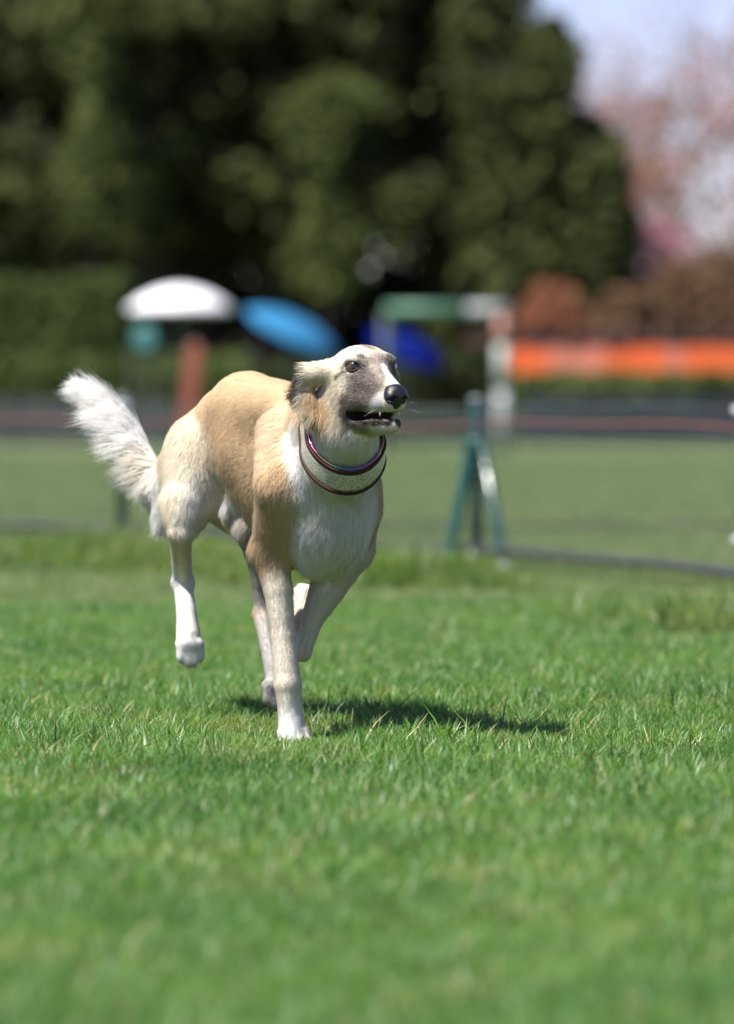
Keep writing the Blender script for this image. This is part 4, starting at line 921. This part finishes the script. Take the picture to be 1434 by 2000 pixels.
cs(500, 1130, 10.3, 0.1, 1, 0, 0.009); cs(515, 1250, 10.25, 0.2, 1, -0.1, 0.006); cs(536, 1330, 10.18, 0, 1, -0.1, 0.005); cs(450, 985, 10.29, -0.3, 0.9, 0.1, 0.022, 0.45); cs(445, 1010, 10.35, 0, 1, 0, 0.012); cs(470, 970, 10.33, -0.4, 0.8, 0.3, 0.020)
TD = [(-0.70, 0.55, 0.10, 0.036), (-0.92, 0.15, 0.08, 0.052), (-0.96, -0.08, 0.06, 0.064), (-0.95, -0.18, 0.06, 0.070), (-0.95, -0.20, 0.06, 0.062), (-0.94, -0.18, 0.05, 0.046), (-0.92, -0.16, 0.04, 0.034)]
for (px, py, d), (sx, sy, dd, ln) in zip(TAIL, TD): cs(px, py, d, sx, sy, dd, ln, 0.10)
CP = np.array([c[0] for c in CTRL]); CD = np.array([c[1] for c in CTRL]); CLn = np.array([c[2] for c in CTRL]); CLf = np.array([c[3] for c in CTRL])
def lie(P):
    D = np.zeros_like(P); L = np.zeros(len(P)); Q = np.zeros(len(P))
    for i in range(0, len(P), 40000):
        p = P[i:i + 40000]; d2 = ((p[:, None, :] - CP[None]) ** 2).sum(2) + 1e-5; w = d2 ** -2.2; w /= w.sum(1, keepdims=True)
        D[i:i + 40000] = w @ CD; L[i:i + 40000] = w @ CLn; Q[i:i + 40000] = w @ CLf
    return D, L, Q

rng = np.random.RandomState(11)
T3 = np.concatenate([DF[:, [0, 1, 2]], DF[:, [0, 2, 3]]]); a, b, c = DV[T3[:, 0]], DV[T3[:, 1]], DV[T3[:, 2]]
area = 0.5 * np.linalg.norm(np.cross(b - a, c - a), axis=1); cen = (a + b + c) / 3
_, Lc, _ = lie(cen)
dens = np.clip(0.014 / Lc, 0.8, 3.2)                                  # short fur stands denser
tailw = np.min([np.linalg.norm(cen - A(*t), axis=1) for t in TAIL[1:]], axis=0) < 0.05; dens[tailw] = 2.4
q = cen - CC; along = q @ CN; off = np.linalg.norm(q - along[:, None] * CN, axis=1)
dens[(along > -0.016) & (along < 0.028) & (off < 0.14)] = 0              # under the collar
dens[in_mouth(cen)] = 0
for sg in (1, -1):                                                      # almond-shaped eye openings
    nn = unit(HF * 0.66 + HR * sg * 0.74 + UP * 0.08); t_ = unit(np.cross(UP, nn)); t_ = t_ if t_ @ HF < 0 else -t_; u_ = unit(np.cross(nn, t_)); u_ = u_ if u_[2] > 0 else -u_
    qq = cen - H(-0.0092, sg * 0.0318, 0.0); ex, ey, ez = qq @ t_, qq @ u_ + 0.0020 * (qq @ t_) / 0.0142, qq @ nn
    dens[((ex / 0.0158) ** 2 + (ey / 0.0104) ** 2 < 1) & (ez > -0.004) & (ez < 0.02)] = 0
dens[np.linalg.norm(cen - H(0.088, 0, -0.052), axis=1) < 0.0165] = 0
dens[np.linalg.norm(cen - A(448, 998, 10.27), axis=1) < 0.010] = 0
NH = 430000
wt = area * dens; cum = np.cumsum(wt); pick = np.searchsorted(cum, rng.rand(NH) * cum[-1]); pick = np.minimum(pick, len(T3) - 1)
u = rng.rand(NH); v = rng.rand(NH); fl = u + v > 1; u[fl] = 1 - u[fl]; v[fl] = 1 - v[fl]; w0 = 1 - u - v
tp = T3[pick]; P = DV[tp[:, 0]] * w0[:, None] + DV[tp[:, 1]] * u[:, None] + DV[tp[:, 2]] * v[:, None]
N = unit(DN[tp[:, 0]] * w0[:, None] + DN[tp[:, 1]] * u[:, None] + DN[tp[:, 2]] * v[:, None])
D, L, Q = lie(P)
D = D - N * (D * N).sum(1)[:, None] * 0.85
is_tail = np.min([np.linalg.norm(P - A(*t), axis=1) for t in TAIL[1:]], axis=0) < 0.032
n1 = vnoise(P * 55); n2 = vnoise(P * 160 + 9); n3 = vnoise(P * 25 + 4)
cl = np.clip((L - 0.006) / 0.02, 0, 1)[:, None]
tl = np.where(is_tail, 0.35, 1.0)[:, None]
D = unit(D) + (n1 * (0.10 + 0.28 * cl) + n2 * (0.10 + 0.22 * cl) + n3 * 0.22 * cl) * tl + rng.randn(NH, 3) * (0.07 + 0.03 * cl)
D = D - N * (D * N).sum(1)[:, None] * np.where(is_tail, 0.25, 0.8)[:, None]; D = unit(D)
L = L * np.where(is_tail, 0.55 + 0.75 * rng.rand(NH) ** 1.2, 0.72 + 0.45 * rng.rand(NH)) * (1 + 0.22 * n2[:, 0]); Q = np.where(L < 0.007, np.maximum(Q, 0.36), Q); Lift = np.clip(Q * (1 + 0.35 * n1[:, 1] * cl[:, 0]) + 0.08 * rng.randn(NH), 0.06, 0.9)
NP = 5; s = np.linspace(0, 1, NP)[None, :, None]
X = (P[:, None] - N[:, None] * np.minimum(0.0008, L * 0.02)[:, None, None]) + L[:, None, None] * (D[:, None] * s + N[:, None] * (Lift[:, None, None] * s * (1 - 0.5 * s)))
n4 = vnoise(P * 90 + 21); bend = (np.where(is_tail[:, None], n4 * 1.3, n2 * 0.5) + rng.randn(NH, 3) * 0.12) * cl; X = X + bend[:, None] * (L[:, None, None] * 0.22) * s ** 2
X[:, :, 2] -= (L[:, None] ** 1.5 * 0.35) * s[:, :, 0] ** 2
jit = rng.randn(NH) * 0.6 + n2[:, 2] * 0.7
colr = coat(P + D * (L * 0.12)[:, None], jit)
br = 1 + 0.09 * n1[:, 2] * (0.3 + 0.7 * cl[:, 0]) + 0.06 * rng.randn(NH) + 0.09 * n2[:, 0] * cl[:, 0]; face = np.clip((0.012 - L) / 0.006, 0, 1) * (P[:, 1] < 9.86); br = br + face * rng.randn(NH) * 0.16
fl_ = (rng.rand(NH) < 0.12 * face) & (colr.mean(1) < 0.5); colr[fl_] = colr[fl_] * 0.35 + np.array(CREAM) * 0.65
colr = np.clip(colr * br[:, None], 0.004, 0.9)
R0 = np.clip(0.00012 + L * 0.006, 0.00016, 0.00024); R0[is_tail] = 0.00026
taper = np.array([1.0, 0.95, 0.8, 0.55, 0.12])
fc = bpy.data.hair_curves.new('fur'); fc.add_curves([NP] * NH)
fc.points.foreach_set('position', (X - DOG0).astype(np.float32).ravel())
ra = fc.attributes.get('radius') or fc.attributes.new('radius', 'FLOAT', 'POINT')
ra.data.foreach_set('value', (R0[:, None] * taper[None]).astype(np.float32).ravel())
ca = fc.attributes.new('col', 'FLOAT_COLOR', 'CURVE'); c4 = np.ones((NH, 4), np.float32); c4[:, :3] = colr; ca.data.foreach_set('color', c4.ravel())
SN = unit(N + D * 0.15 + n2 * 0.25 * cl); sgn = np.sign(N[:, 1])[:, None] * np.array([[0, 0.6, 0]])
SN[is_tail] = unit(N * 0.30 + sgn * 0.6 + np.array([[0, 0, 0.75]]) + n2 * 0.12)[is_tail]
na = fc.attributes.new('sn', 'FLOAT_VECTOR', 'CURVE'); na.data.foreach_set('vector', SN.astype(np.float32).ravel())
m = NT('dog_fur'); ac = m.n('ShaderNodeAttribute', attribute_name='col'); an = m.n('ShaderNodeAttribute', attribute_name='sn')
df = m.n('ShaderNodeBsdfDiffuse'); m.l(ac.outputs['Color'], df.inputs['Color']); m.l(an.outputs['Vector'], df.inputs['Normal'])
tr = m.n('ShaderNodeBsdfTranslucent'); m.l(ac.outputs['Color'], tr.inputs['Color']); m.l(an.outputs['Vector'], tr.inputs['Normal'])
hr = m.n('ShaderNodeBsdfHair', component='Reflection'); hr.inputs['Color'].default_value = (0.5, 0.5, 0.5, 1); hr.inputs['RoughnessU'].default_value = 0.35; hr.inputs['RoughnessV'].default_value = 0.8
ta = fc.attributes.new('tr', 'FLOAT', 'CURVE'); ta.data.foreach_set('value', np.where(is_tail, 0.28, 0.30).astype(np.float32))
atr = m.n('ShaderNodeAttribute', attribute_name='tr'); mx = m.n('ShaderNodeMixShader'); m.l(atr.outputs['Fac'], mx.inputs[0]); m.l(df.outputs[0], mx.inputs[1]); m.l(tr.outputs[0], mx.inputs[2])
mx2 = m.n('ShaderNodeMixShader'); mx2.inputs[0].default_value = 0.07; m.l(mx.outputs[0], mx2.inputs[1]); m.l(hr.outputs[0], mx2.inputs[2]); m.l(mx2.outputs[0], m.out.inputs[0])
fur = bpy.data.objects.new('fur', fc); COL.objects.link(fur); fc.materials.append(m.m); fur.parent = dog
# whiskers
m_w = NT('pale_whisker'); m_w.bsdf((0.75, 0.72, 0.68), 0.4, 0.5); rw = random.Random(4)
for sg in (1, -1):
    for k in range(5):
        p0 = H(0.060 + rw.uniform(-0.010, 0.014), sg * 0.021, rw.uniform(-0.076, -0.062)); L_ = rw.uniform(0.02, 0.045)
        dv = unit(HF * rw.uniform(0.0, 0.6) + HR * sg * 0.8 + UP * rw.uniform(-0.25, 0.15))
        V, F = tube([p0 + dv * L_ * t - UP * 0.004 * t * t - DOG0 for t in (0, 0.35, 0.7, 1)], [0.00013, 0.00012, 0.0001, 0.00004], 4); mesh_obj('whisker', poly_mesh('whisker', V, F), m_w.m, dog)
